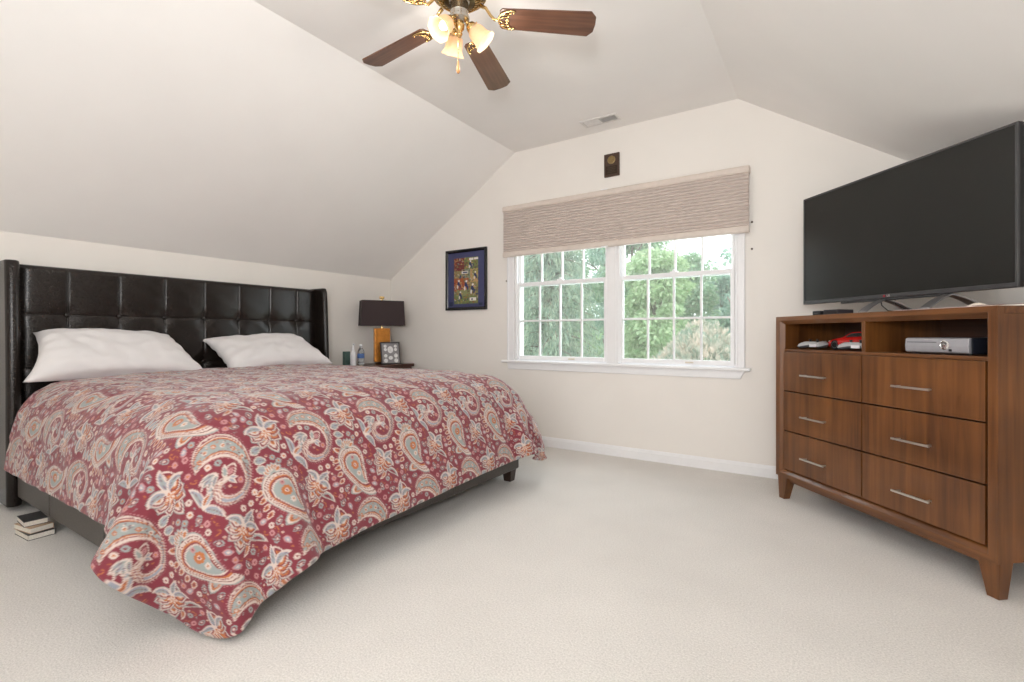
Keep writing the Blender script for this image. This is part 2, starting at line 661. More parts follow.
def broadleaf(name, x, y, h, r, key, label, seed, nleaf=15000, size=.16, nblob=34, zlow=.12, group=None):
    rng = np.random.RandomState(seed)
    z = lawn_z(y)
    root = thing(name, (x, y, z), label, 'tree', group, local=True)
    C, A = [], []
    for k in range(nblob):
        u = rng.rand()
        zz = h * (zlow + (1 - zlow) * u)
        rad = r * (.35 + .65 * math.sin(PI * min(max((u * .88 + .10), 0), 1)) ** .7)
        ang, rr = rng.rand() * 2 * PI, rad * math.sqrt(rng.rand()) * .8
        br = r * (.22 + .22 * rng.rand())
        c = np.array([rr * math.cos(ang), rr * math.sin(ang), zz - br * .5 * (u > .8)])
        d = rng.normal(size=(nleaf // nblob, 3))
        d /= np.linalg.norm(d, axis=1)[:, None]
        p = c + d * br * (1 + .25 * rng.normal(size=(len(d), 1))) * (1, 1, .72)
        C.append(p)
        A.append(d * (1, 1, .3) - (0, 0, .5))
    C, A = np.concatenate(C), np.concatenate(A)
    leaf_object('crown', leaf_cloud(C, A, size, rng), LEAF[key], root)
    mb = MB()
    mb.tube([(0, 0, -.1), (.05, .03, h * .3), (-.05, .05, h * .62), (0, 0, h * .9)], [h * .022, h * .017, h * .010, .02], 10)
    for k in range(7):
        a = k * 2.4
        z0 = h * (.25 + .08 * k)
        mb.tube([(0, 0, z0), (r * .35 * math.cos(a), r * .35 * math.sin(a), z0 + h * .09), (r * .62 * math.cos(a), r * .62 * math.sin(a), z0 + h * .14)],
                [h * .009, h * .006, .015], 7)
    mb.build('trunk', M_BARK, root, smooth=True)
    return root


def weeping_spruce(name, x, y, h, r, label, seed, n_branch=150):
    rng = np.random.RandomState(seed)
    z = lawn_z(y)
    root = thing(name, (x, y, z), label, 'tree', local=True)
    C, A = [], []
    mb = MB()
    mb.tube([(0, 0, -.1), (0, 0, h * .5), (0, 0, h)], [h * .022, h * .014, .02], 10)
    for k in range(n_branch):
        u = k / n_branch
        zz = h * (.03 + .95 * u)
        L = r * (1 - u) ** .75 * (.75 + .4 * rng.rand()) + .12
        a = k * 2.39996 + rng.rand() * .3
        s = np.linspace(.12, 1, 26)
        bx, by = math.cos(a) * L * s, math.sin(a) * L * s
        bz = zz + L * (.28 * s - .45 * s ** 2.2)
        mb.tube([(bx[i], by[i], bz[i]) for i in (0, 8, 16, 25)], [.025, .018, .012, .005], 5)
        for i in range(26):
            m = 7
            drop = rng.rand(m) * (.10 + .42 * s[i] * min(1.0, L))
            off = rng.normal(size=(m, 2)) * .05 * (1 + L)
            C.append(np.c_[bx[i] + off[:, 0], by[i] + off[:, 1], bz[i] - drop])
            A.append(np.tile([math.cos(a) * .25, math.sin(a) * .25, -1.0], (m, 1)))
    C, A = np.concatenate(C), np.concatenate(A)
    leaf_object('foliage', leaf_cloud(C, A, .085, rng, aspect=4.5), LEAF['spruce'], root)
    mb.build('trunk', M_BARK, root, smooth=True)
    return root


weeping_spruce('weeping_spruce', -6.6, 12.2, 8.0, 2.2, 'tall weeping spruce filling the left half of the window', 3)
weeping_spruce('weeping_spruce', -11.4, 16.5, 8.5, 2.2, 'farther weeping spruce seen past the left edge of the window', 9)


def flowering_bush(x, y, h, r):
    rng = np.random.RandomState(21)
    z = lawn_z(y)
    root = thing('flowering_bush', (x, y, z), 'big domed bush with pale pink leaf tips outside the window, lower right', 'bush', local=True)
    n = 22000
    d = rng.normal(size=(n, 3))
    d[:, 2] = np.abs(d[:, 2]) - .25
    d /= np.linalg.norm(d, axis=1)[:, None]
    lump = 1 + .04 * np.sin(7 * d[:, 0] + 2) * np.sin(8 * d[:, 2]) + .03 * np.sin(17 * d[:, 1] + 9 * d[:, 2])
    p = d * lump[:, None] * (1 - .12 * rng.rand(n)[:, None] ** 2) * (r, r, h * .70) + (0, 0, h * .26)
    leaf_object('foliage', leaf_cloud(p, d + (0, 0, .3), .050, rng, 1.8), LEAF['pink'], root)
    mb = MB()
    for k in range(9):
        a = k * 2.4
        q = .4 + .4 * rng.rand()
        mb.tube([(0.1 * math.cos(a), .1 * math.sin(a), -.05), (r * .3 * q * math.cos(a), r * .3 * q * math.sin(a), h * .35), (r * q * math.cos(a), r * q * math.sin(a), h * .75)], [.05, .035, .01], 7)
    mb.build('stems', M_BARK, root, smooth=True)


flowering_bush(-1.57, 8.04, 3.85, 1.50)
for a in (('garden_tree', -8.96, 29.9, 7.1, 2.3, 'bright', 'bright yellow green tree right of the window mullion', 33),
          ('garden_tree', -12.2, 35.2, 10.8, 2.9, 'mid', 'tall mid green tree just right of the window mullion', 31),
          ('garden_tree', -10.4, 43.0, 8.3, 2.5, 'mid', 'mid green tree right behind the bright green one', 34),
          ('garden_tree', -9.2, 53.7, 7.3, 2.6, 'blue', 'far blue green tree above the pink tipped bush', 35),
          ('garden_tree', -4.1, 42.6, 6.4, 2.6, 'blue', 'low blue green tree at the right window edge', 36),
          ('garden_tree', -18.8, 36.5, 12.0, 3.2, 'mid', 'mid green tree far behind the weeping spruce', 37),
          ('garden_tree', -18.6, 27.6, 11.0, 3.0, 'blue', 'blue green tree seen past the left window edge', 32),
          ('garden_tree', -20.4, 50.0, 13.0, 3.9, 'blue', 'tallest blue green tree deep behind the mullion', 38)):
    broadleaf(*a)
# a thin tree whose sparse leaves reach into the top right pane
broadleaf('slender_tree', -2.10, 15.3, 6.0, .60, 'blue', 'slender sparse tree reaching into the top right pane', 41, 150, .085, 8, .80)
# ------------------------------------------------------------------ the bed
bed = thing('bed', (-2.95, 1.83, 0), 'black leather platform bed with a tufted wing headboard', 'bed')
HB_Y0, HB_Y1, HB_TOP = .825, 2.815, 1.420
BUT_Y = [1.055, 1.322, 1.588, 1.852, 2.110, 2.372, 2.622]
BUT_Z = [1.125, .80]
cols_e = [HB_Y0 - .0] + BUT_Y + [HB_Y1]


def tuft(u, v):
    y = HB_Y0 + (HB_Y1 - HB_Y0) * u
    z = .36 + (HB_TOP - .36) * v
    k = max(i for i in range(8) if cols_e[i] <= y + 1e-9)
    ty = (y - cols_e[k]) / (cols_e[k + 1] - cols_e[k])
    rows = [.36, .80, 1.125, HB_TOP + .03]
    q = max(i for i in range(3) if rows[i] <= z + 1e-9)
    tz = (z - rows[q]) / (rows[q + 1] - rows[q])
    by = (max(0.0, 4 * ty * (1 - ty))) ** .30
    bz = (max(0.0, 4 * tz * (1 - tz))) ** .22
    dy = min(abs(y - b) for b in BUT_Y)
    dz = min(abs(z - b) for b in BUT_Z)
    pit = .012 * math.exp(-(dy * dy + dz * dz) / (2 * .035 ** 2))
    d = .026 + .008 * by * bz - .007 * math.exp(-(dy / .004) ** 2) - .006 * math.exp(-(dz / .0035) ** 2) - pit
    ed = min(y - HB_Y0, HB_Y1 - y)
    d *= 1 - .55 * math.exp(-(ed / .035) ** 2)
    d += .0007 * math.sin(31 * y + 9 * math.sin(5 * z)) * math.sin(17 * z + 4 * y) * by
    e = min(1.0, (HB_TOP - z) / .03)
    d *= (1 - (1 - e) ** 2) ** .5
    return (-4.02 + d, y, z)


mb = MB()
mb.box(-4.105, -4.02, HB_Y0 - .02, HB_Y1 + .02, .10, HB_TOP)
hb = mb.build('headboard', M_LEATHER, bed, bevel=.012, seg=3)
mb = MB()
mb.grid(tuft, 520, 230)
mb.build('tufted_panel', M_LEATHER, hb, smooth=True)
for bz in BUT_Z:
    for by in BUT_Y:
        mb = MB()
        p = tuft((by - HB_Y0) / (HB_Y1 - HB_Y0), (bz - .36) / (HB_TOP - .36))
        mb.sphere((0, 0, 0), .015, 7, TR(-4.02 + .016, by, bz) @ Matrix.Diagonal((.6, 1, 1, 1)))
        mb.build('button', M_LEATHER, hb, smooth=True)
for y0, y1, nm in ((.757, .822, 0), (2.818, 2.873, 1)):
    mb = MB()
    rings = []
    for z, xf in ((0.03, -3.845), (.20, -3.85), (.5, -3.855), (.8, -3.855), (1.1, -3.868), (1.30, -3.878), (1.395, -3.885), (1.43, -3.90)):
        rings.append([(-4.11, y0, z), (xf - .02, y0, z), (xf, y0 + .018, z), (xf, y1 - .018, z), (xf - .02, y1, z), (-4.11, y1, z)])
    mb.loft(rings)
    mb.build('wing', M_LEATHER, bed, bevel=.010, seg=3, smooth=40)
    mb = MB()
    mb.tube([(-3.872, (y0 + y1) / 2 + .020, z) for z in (.05, .4, .8)] + [(-3.884, (y0 + y1) / 2 + .020, 1.1), (-3.900, (y0 + y1) / 2 + .020, 1.38)], .004, 6)


def rail(name, x0, x1, y0, y1, axis):
    mb = MB()
    z0, z1, r = .078, .37, .02
    L0, L1 = (x0, x1) if axis == 0 else (y0, y1)
    n = 3
    for i in range(n):                                  # five upholstered sections with a seam between them
        a, c = L0 + (L1 - L0) * i / n + .0004, L0 + (L1 - L0) * (i + 1) / n - .0004
        if axis == 0:
            mb.box(a, c, y0, y1, z0, z1)
        else:
            mb.box(x0, x1, a, c, z0, z1)
    return mb.build(name, M_LEATHER2, bed, bevel=.012, seg=3)


rail('side_rail', -4.02, -1.86, .80, .86, 0)
rail('side_rail', -4.02, -1.86, 2.81, 2.87, 0)
rail('foot_rail', -1.86, -1.80, .80, 2.87, 1)
for x, y in ((-1.845, .86), (-1.845, 2.81), (-3.2, 1.83), (-2.5, 1.83)):
    mb = MB()
    s0, s1 = .036, .027
    mb.loft([[(x - s, y - s, z), (x + s, y - s, z), (x + s, y + s, z), (x - s, y + s, z)] for s, z in ((s1, 0), (s0, .08))])
    mb.build('leg', M_DARKWOOD, bed, bevel=.003)
mb = MB()
for k in range(11):
    xx = -3.95 + k * .2
    mb.box(xx, xx + .09, .86, 2.81, .30, .325)
mb.box(-4.02, -1.86, 1.80, 1.86, .078, .30)
mb.build('slat_base', M_DARKWOOD, bed, bevel=.003)
mb = MB()
mb.box(-3.96, -1.87, .87, 2.80, .33, .655)
o = mb.build('mattress', M_SHEET, None, base=(-2.915, 1.835, .33), bevel=.05, seg=4, smooth=True)
tag(o, 'white mattress lying in the black leather bed frame under the paisley comforter', 'mattress')


# ---- pillows
def pillow(name, c, L, W, T, yaw, pitch, roll, label, seed, openend, skew):
    nu, nv = 56, 40
    T4 = TR(*c) @ R3('Z', yaw) @ R3('Y', pitch) @ R3('X', roll)
    mb = MB()

    def side(sgn):
        def fn(u, v):
            x, y = 2 * u - 1, 2 * v - 1                     # x: across (W), y: along (L)
            px = max(0.0, 1 - abs(x) ** 2.6)
            py = max(0.0, 1 - abs(y) ** (5.0 if y * openend > 0 else 3.0))
            th = T * (px * py) ** .55
            pinch = 1 - .10 * (1 - abs(x) ** 2) * abs(y) ** 6
            pinx = 1 - .16 * (1 - y * y) * abs(x) ** 8
            X, Y = x * W / 2 * pinx, y * L / 2 * pinch
            Y += X / W * 2 * (skew[0] * (1 - y) / 2 + skew[1] * (1 + y) / 2)      # slanted ends
            wr = float(vnoise(np.array(X), np.array(Y), seed, 7, 6.0)) * .015 + float(vnoise(np.array(X), np.array(Y), seed + 5, 5, 1.8)) * .018
            edge = (px * py) ** .5
            end = abs(y) ** 4
            crease = .008 * end * math.sin(16 * x + 3 * seed + 4 * y)
            return (X, Y, sgn * th * (1.0 if sgn > 0 else .55) + (wr + crease) * (edge + .25 * (abs(y) > .9)))
        return fn
    mb.grid(side(1), nu, nv, T4)
    mb.grid(side(-1), nu, nv, T4)
    o = mb.build(name, M_SHEET, None, base=c)
    bm = bmesh.new()
    bm.from_mesh(o.data)
    bmesh.ops.remove_doubles(bm, verts=bm.verts, dist=.0008)
    bmesh.ops.recalc_face_normals(bm, faces=bm.faces)
    bm.to_mesh(o.data)
    bm.free()
    o.data.polygons.foreach_set('use_smooth', [True] * len(o.data.polygons))
    return tag(o, label, 'pillow', 'bed pillows')


pillow('pillow', (-3.800, 1.250, .872), .85, .44, .110, .03, math.radians(39), math.radians(-2), 'larger white pillow on the near half of the bed, its open end by the wing', 4, -1, (-.065, .060))
pillow('pillow', (-3.808, 2.250, .858), .80, .42, .100, -.04, math.radians(38), math.radians(3), 'smaller white pillow on the far half of the bed, nearest the bedside lamp', 12, 1, (.03, .08))

# ---- comforter: relaxed cloth over the bed, then a printed paisley pattern in the cloth's own coordinates
BX1, BY0, BY1, BZ = -1.80, .80, 2.87, .725
def drape(n_it=360):
    h=.035
    ux0=-3.66; Lx=1.80+.575; Ly=.37+2.07+.30     # from head edge over the foot; near drop, width, far drop
    nx,ny=int(Lx/h)+1,int(Ly/h)+1
    u=np.arange(nx)*h; v=np.arange(ny)*h
    P=np.zeros((nx,ny,3)); gx=1.01-.045*np.arange(ny)/(ny-1); gx=np.where(np.arange(ny)<0,gx,gx); P[...,0]=ux0+u[:,None]*gx[None,:]; P[...,1]=(BY0-.37)+v[None,:]; P[...,2]=BZ+.06
    rng=np.random.RandomState(3); P[...,2]+=rng.rand(nx,ny)*.004
    V=np.zeros_like(P)
    cu=np.hypot((u[-1]-u)[:,None],v[None,:]); pin=1-.12*np.exp(-(cu/.27)**2); cf=np.hypot((u[-1]-u)[:,None],(v[-1]-v)[None,:]); pin=pin-.25*np.exp(-(cf/.25)**2)
    def cons(a,b,rest,k):
        d=b-a; L=np.linalg.norm(d,axis=-1,keepdims=True)+1e-9
        c=d*(1-rest/L)*.5*k; return c
    def solve(P,di,dj,k):
        n,m=P.shape[:2]; gm=gx[:m-abs(dj)] if dj>=0 else gx[-dj:]; rest=(np.sqrt((h*di*gm)**2+(h*dj)**2))[None,:,None]
        def pn(n_,m_): return (pin[:n-di,:m-abs(dj)]+pin[di:,abs(dj):])[...,None]/2
        rest=rest*(pn(n,m) if dj>=0 else (pin[:n-di,-dj:]+pin[di:,:m+dj])[...,None]/2)
        for par in (0,1):
            step=max(di,abs(dj))
            # colour along the direction of travel
            if di>0:
                I=np.concatenate([np.arange(s,n-di,2*di) for s in range(par*di,par*di+di)])
                I=I[I<n-di]
                if len(I)==0: continue
                if dj>=0: A=P[I,:m-dj]; B=P[I+di,dj:]; 
                else: A=P[I,-dj:]; B=P[I+di,:m+dj]
                c=cons(A,B,rest[I],k)
                if dj>=0: P[I,:m-dj]+=c; P[I+di,dj:]-=c
                else: P[I,-dj:]+=c; P[I+di,:m+dj]-=c
            else:
                J=np.concatenate([np.arange(s,m-dj,2*dj) for s in range(par*dj,par*dj+dj)]); J=J[J<m-dj]
                A=P[:,J]; B=P[:,J+dj]; c=cons(A,B,rest[:,J],k); P[:,J]+=c; P[:,J+dj]-=c
    def collide(P):
        # rounded, slightly flared block
        x,y,z=P[...,0],P[...,1],P[...,2]
        r=.18
        fl=np.clip((BZ-z),0,.7)
        ex=BX1-.03+.19*np.clip(fl/.5,0,1)**.8; ey0=BY0+.0-.09*np.clip(fl/.5,0,1)**.8; ey1=BY1-.03+.22*np.clip(fl/.5,0,1)**.8
        crown=.03*np.cos(np.clip((y-1.83)/1.1,-1,1)*1.57)*np.clip((BX1-x)/.5,0,1)
        top=BZ+crown
        qx=x-(ex-r); qy0=(ey0+r)-y; qy1=y-(ey1-r); qz=z-(top-r)
        qy=np.maximum(qy0,qy1); sy=np.where(qy0>qy1,-1.,1.)
        mx,my,mz=np.maximum(qx,0),np.maximum(qy,0),np.maximum(qz,0)
        L=np.sqrt(mx*mx+my*my+mz*mz)
        inside_all=(qx<0)&(qy<0)&(qz<0)
        d=np.where(L>0,L,np.maximum(np.maximum(qx,qy),qz))-r
        Ls=np.maximum(L,1e-6)
        nx_,ny_,nz_=mx/Ls,my/Ls*sy,mz/Ls
        deep=L<=0
        nz_=np.where(deep,1.,nz_)
        pen=np.where(d<0,-d,0)
        P[...,0]+=nx_*pen; P[...,1]+=ny_*pen; P[...,2]+=nz_*pen
        P[...,2]=np.maximum(P[...,2],.018)
        return pen>0,nz_
    dt=.016
    for it in range(n_it):
        V*=.985 if it<n_it*.7 else .9
        V[...,2]-=9.8*dt
        Q=P+V*dt
        for s in range(14):
            solve(Q,1,0,1); solve(Q,0,1,1); solve(Q,1,1,.5); solve(Q,1,-1,.5)
            solve(Q,3,0,.16); solve(Q,0,3,.16); 
            hit,nz=collide(Q); st=hit&(nz>.75)&(Q[...,2]>.5); Q[st,:2]=Q[st,:2]*.1+P[st,:2]*.9
        hit|=Q[...,2]<.02
        V=(Q-P)/dt
        V[hit]*=.25
        P=Q
    return P,h

def paisley_tile(res=0.001):
    W,V=0.35,0.88
    nx,ny=int(round(W/res)),int(round(V/res))
    MAR=np.array([.180,.029,.042]); CRE=np.array([.54,.44,.385]); GRY=np.array([.26,.285,.275])
    ORA=np.array([.40,.13,.045]); PNK=np.array([.42,.20,.20]); DRK=np.array([.13,.018,.03]); BLU=np.array([.25,.26,.30])
    img=np.tile(MAR,(ny,nx,1)).astype(float)
    def spl(P,n=10,closed=False):
        P=np.array(P,float); m=len(P)
        idx=lambda i:P[i%m] if closed else P[min(max(i,0),m-1)]
        out=[]
        for i in range(m if closed else m-1):
            p0,p1,p2,p3=idx(i-1),idx(i),idx(i+1),idx(i+2)
            for k in range(n):
                t=k/n; out.append(.5*((2*p1)+(p2-p0)*t+(2*p0-5*p1+4*p2-p3)*t*t+(3*p1-p0-3*p2+p3)*t**3))
        if not closed: out.append(P[-1])
        return np.array(out)
    def region(P,pad):
        lo=np.floor((P.min(0)-pad)/res).astype(int); hi=np.ceil((P.max(0)+pad)/res).astype(int)
        X,Y=np.meshgrid(np.arange(lo[0],hi[0]+1),np.arange(lo[1],hi[1]+1))
        return X,Y,(X+.5)*res,(Y+.5)*res
    def put(X,Y,a,col):
        xi,yi=X%nx,Y%ny
        img[yi,xi]=img[yi,xi]*(1-a[...,None])+col*a[...,None]
    def stroke(P,w,col):
        P=np.array(P,float); w=np.broadcast_to(w,(len(P),)).astype(float)
        X,Y,x,y=region(P,w.max()+res)
        best=np.full(x.shape,9.)
        for i in range(len(P)-1):
            a,b=P[i],P[i+1]; d=b-a; L=d@d+1e-12
            t=np.clip(((x-a[0])*d[0]+(y-a[1])*d[1])/L,0,1)
            e=np.hypot(x-a[0]-t*d[0],y-a[1]-t*d[1])-(w[i]*(1-t)+w[i+1]*t)/2
            best=np.minimum(best,e)
        put(X,Y,np.clip(.5-best/res,0,1),col)
    def fill(P,col):
        P=np.array(P,float); X,Y,x,y=region(P,res); ins=np.zeros(x.shape,bool)
        for i in range(len(P)):
            a,b=P[i],P[(i+1)%len(P)]
            if a[1]==b[1]: continue
            c=((a[1]>y)!=(b[1]>y))&(x<(b[0]-a[0])*(y-a[1])/(b[1]-a[1])+a[0]); ins^=c
        put(X,Y,ins.astype(float),col)
    def disc(c,r,col): 
        t=np.linspace(0,2*math.pi,14)[:-1]; fill(np.c_[c[0]+r*np.cos(t),c[1]+r*np.sin(t)],col)
    def along(P,step):
        d=np.r_[0,np.cumsum(np.linalg.norm(np.diff(P,axis=0),axis=1))]
        s=np.arange(step/2,d[-1],step)
        q=np.c_[np.interp(s,d,P[:,0]),np.interp(s,d,P[:,1])]
        q2=np.c_[np.interp(s+.001,d,P[:,0]),np.interp(s+.001,d,P[:,1])]
        t=q2-q; t/=np.linalg.norm(t,axis=1)[:,None]+1e-9
        return q,np.c_[-t[:,1],t[:,0]]
    def leaf(o,ang,L,w,cols,bend=0.):
        o=np.array(o,float)
        s=np.linspace(0,1,9); prof=np.sin(np.pi*s**.8)**.8*w/2
        for k,(sc,col) in enumerate(cols):
            th=ang+bend*s; cx=np.cumsum(np.r_[0,np.cos(th[1:])])/8*L; cy=np.cumsum(np.r_[0,np.sin(th[1:])])/8*L
            m=np.array([cx.mean(),cy.mean()]); c=np.c_[cx,cy]
            nrm=np.c_[-np.sin(th),np.cos(th)]
            up=c+nrm*prof[:,None]; dn=c-nrm*prof[:,None]
            poly=np.r_[up,dn[::-1]]; poly=m+(poly-m)*sc
            fill(poly+o,col)
        if L>.045: stroke((c*.8+m*.2)[1:-1]+o,.0014,DRK)
    def rosette(c,r,n,pc,cc,rot=0):
        for k in range(n):
            a=rot+2*math.pi*k/n; disc((c[0]+.62*r*math.cos(a),c[1]+.62*r*math.sin(a)),r*.42,pc)
        disc(c,r*.38,cc)
    def curl(o,ang,L,turn,w,col):
        s=np.linspace(0,1,14); th=ang+turn*s**1.5; st=L/14*(1.25-s)
        P=np.c_[np.cumsum(np.cos(th)*st),np.cumsum(np.sin(th)*st)]+np.array(o)
        stroke(P,np.linspace(w,w*.5,14),col); disc(P[-1],w*.75,col)
    # ---- motifs; local coordinates in metres, y down the cloth (towards the foot)
    def swirl(o):
        o=np.array(o); k=.00064
        out=spl([(-128,0),(-108,-70),(-40,-118),(45,-112),(105,-50),(128,40),(112,140),(60,215),(-15,245),(-85,222),(-112,165),(-88,112),(-38,98),(-5,122)],8)*k+o
        inn=spl([(-128,0),(-60,-12),(10,8),(58,55),(74,115),(56,178),(5,208),(-48,195),(-72,160),(-55,128),(-28,124),(-5,122)],8)*k+o
        poly=np.r_[out,inn[::-1]]
        # fringe of loops
        q,n=along(out[:80],.0085)
        for a,b in zip(q,n): stroke([a,a-b*.006],.002,PNK)
        fill(poly,CRE)
        stroke(out,.0022,DRK)
        mid=(np.array([out[int(i*(len(out)-1)/99)] for i in range(100)])+np.array([inn[int(i*(len(inn)-1)/99)] for i in range(100)]))/2
        def shr(f): 
            O=np.array([out[int(i*(len(out)-1)/99)] for i in range(2,88)]); I=np.array([inn[int(i*(len(inn)-1)/99)] for i in range(2,88)])
            m=(O+I)/2; return np.r_[m+(O-m)*f,(m+(I-m)*f)[::-1]]
        fill(shr(.78),MAR); fill(shr(.70),CRE)
        q,n=along(mid[3:85],.007)
        for f,c in((.62,ORA),(.52,DRK),(.47,CRE)): fill(shr(f),c)
        def shr2(f,a,b):
            O=np.array([out[int(i*(len(out)-1)/99)] for i in range(a,b)]); I=np.array([inn[int(i*(len(inn)-1)/99)] for i in range(a,b)])
            m=(O+I)/2; return np.r_[m+(O-m)*f,(m+(I-m)*f)[::-1]]
        fill(shr2(.47,4,56),GRY)
        r2=np.random.RandomState(3); hd=shr2(.40,6,50); q=len(hd)//2
        for t in range(46):
            i=r2.randint(q); a=r2.rand(); disc(hd[i]*a+hd[2*q-1-i]*(1-a),.0019,(CRE,MAR,ORA,DRK)[t%4])
        fill(shr2(.12,40,86),MAR); fill(shr2(.33,56,72),BLU)
        for fx,fy in ((-62,-28),(-20,-30),(20,-10),(52,30),(-25,-80),(25,-72),(62,-30),(88,18)):
            stroke([o+np.array([fx,fy])*k+np.array([.004*math.cos(q),.004*math.sin(q)]) for q in np.linspace(0,4.5,8)],.0016,(CRE,ORA,DRK)[(fx+fy)%3])
        for i,(fx,fy) in enumerate([(-85,-35),(-45,-55),(0,-58),(40,-40),(72,0),(92,55)]):
            p=o+np.array([fx,fy])*k; disc(p,.0075,CRE if i%2 else ORA); disc(p,.0042,ORA if i%2 else CRE); disc(p,.002,MAR)
        q,n=along(out[4:100],.0065)
        for a,b in zip(q,n): disc(a+b*.0062,.0017,MAR)
        stroke(inn,.003,CRE)
        q,n=along(inn[8:],.009)
        for a,b in zip(q,n): disc(a+b*.004,.0016,PNK)
        # feather and bud inside the spiral
        for a,L in((2.7,.075),(2.95,.09),(3.2,.085),(2.4,.06)): leaf(o+np.array([-40,70])*k,a+.5,L*.8,.016,((1,CRE),(.7,GRY),(.35,BLU)),-.9)
        leaf(o+np.array([-20,115])*k,-.75,.055,.034,((1,CRE),(.75,MAR),(.5,PNK)),.3); leaf(o+np.array([-22,112])*k,-1.4,.045,.018,((1,CRE),(.65,GRY)),.4)
        for a in(.3,.9): leaf(o+np.array([-16,112])*k,a,.035,.014,((1,CRE),(.6,BLU)),.3)
        # outer leaves on the right of the comma
        for dy,a in((70,-.4),(110,0.1),(150,.5)): leaf(o+np.array([135,dy])*k,a,.05,.03,((1,CRE),(.8,GRY),(.45,BLU)),.4)
        leaf(o+np.array([100,190])*k,.9,.07,.022,((1,CRE),(.7,ORA),(.35,MAR)),-.9)
    def tear(o):
        o=np.array(o); k=.00074
        P=spl([(0,-125),(60,-108),(84,-50),(78,20),(70,85),(78,140),(112,185),(60,180),(5,130),(-45,60),(-78,-10),(-80,-70),(-50,-112)],8,True)*k
        c=P.mean(0)+np.array([-.004,-.012])
        q,n=along(np.r_[P,P[:1]]+o,.010)
        for a,b in zip(q,n): stroke([a,a-b*.007],.0022,PNK)
        for f,col in((1,GRY),(.955,CRE),(.88,DRK),(.85,CRE),(.72,ORA),(.66,MAR),(.60,CRE),(.55,GRY)):
            fill(c+(P-c)*f+o,col)
        q,n=along(np.r_[P,P[:1]]*.77+c*.23+o,.008)
        for a,b in zip(q,n): disc(a,.0024,MAR)
        rosette(o+c+(0,-.012),.019,8,ORA,CRE); disc(o+c+(0,-.012),.004,MAR)
        rosette(o+c+(.006,.026),.011,6,CRE,ORA); rosette(o+c+(-.002,-.045),.009,6,PNK,MAR)
        # crown of petals on top
        for a in np.linspace(-2.5,-.6,6): leaf(o+np.array([0,-.078])+np.array([math.cos(a),math.sin(a)])*.004,a,.042,.022,((1,GRY),(.75,CRE),(.5,ORA)))
        for s in(-1,):
            for i in range(4): leaf(o+np.array([-.055,-.045+.026*i]),math.pi-.3-.1*i,.036,.020,((1,CRE),(.7,ORA),(.4,MAR)),.5)
    def flower(o,rot=0.,sc=1.):
        o=np.array(o)
        for i,(a,L) in enumerate([(1.57,.098),(.85,.07),(2.3,.074),(.25,.062),(2.95,.072),(-.4,.07),(3.6,.078)]):
            leaf(o,a+rot,L*sc,.056*sc,((1,DRK),(.95,GRY),(.86,CRE),(.74,MAR),(.55,ORA if i%2 else CRE),(.30,CRE if i%2 else ORA)),.12*(1 if i%2 else -1))
        for a in(1.2,1.95,.55,2.6): leaf(o,a+rot,.038*sc,.014*sc,((1,ORA),(.5,CRE)))
        for a,t in((-1.0,1.6),(-2.1,-1.6),(-1.55,.6)): leaf(o+np.array([0,-.005]),a+rot,.085*sc,.026*sc,((1,CRE),(.72,BLU),(.4,GRY)),t)
        disc(o,.009*sc,CRE); disc(o,.005*sc,ORA)
    def spray(o,rot=0.,cols=((1,CRE),(.78,GRY),(.45,MAR))):
        for a,L,t in((-.9+rot,.085,1.1),(-1.6+rot,.10,-.5),(-2.3+rot,.085,-1.1)): leaf(o,a+rot,L,.026,cols,t)
        leaf(o,1.57+rot,.06,.016,((1,CRE),(.6,ORA)),.8)
    rng=np.random.RandomState(5)
    for j in range(2):
        D=np.array([.175*j,.44*j])
        spray(D+(.05,.385),.5); spray(D+(.335,.215),-2.5,((1,CRE),(.78,BLU),(.45,GRY)))
        leaf(D+(.19,.43),-.5,.10,.045,((1,GRY),(.85,CRE),(.65,ORA),(.4,GRY)),.8)
        leaf(D+(.30,.10),-1.2,.08,.035,((1,CRE),(.8,MAR),(.5,ORA)),-.8)
        swirl(D+(.10,.11)); tear(D+(.235,.33)); flower(D+(.272,.095),-.1,.98); flower(D+(.055,.345),.9,.85)
    k=0
    for t in range(4000):                                   # small flowers, buds and tendrils wherever ground is left
        p=rng.rand(2)*(W,V); r1,r2=rng.rand(2); R=(.017,.012,.008)[min(t//1300,2)]
        m=int(R/res); yy,xx=np.meshgrid(np.arange(-m,m+1),np.arange(-m,m+1)); ii=(yy*yy+xx*xx)<=m*m
        xs=(int(p[0]/res)+xx[ii])%nx; ys=(int(p[1]/res)+yy[ii])%ny
        if np.abs(img[ys,xs]-MAR).max()>.01: continue
        k+=1
        if R>.015:
            if k%3==0: curl(p,r1*6.3,.045,4.2*(1 if k%2 else -1),.003,(ORA,PNK,GRY)[k%3])
            else: leaf(p-np.array([math.cos(r1*6.3),math.sin(r1*6.3)])*.016,r1*6.3,.036,.020,((1,(CRE,GRY,PNK)[k%3]),(.7,(ORA,MAR,BLU)[k%3]),(.35,CRE)),r2*2-1)
        elif R>.01: rosette(p,.0105,7,(PNK,CRE,GRY)[k%3],(ORA,MAR,BLU)[k%2],k)
        elif k%3: curl(p,r1*6.3,.018,3.5,.0022,(PNK,ORA,GRY)[k%3])
        else: disc(p,.0045,CRE); disc(p,.0025,ORA)
    return img,W,V



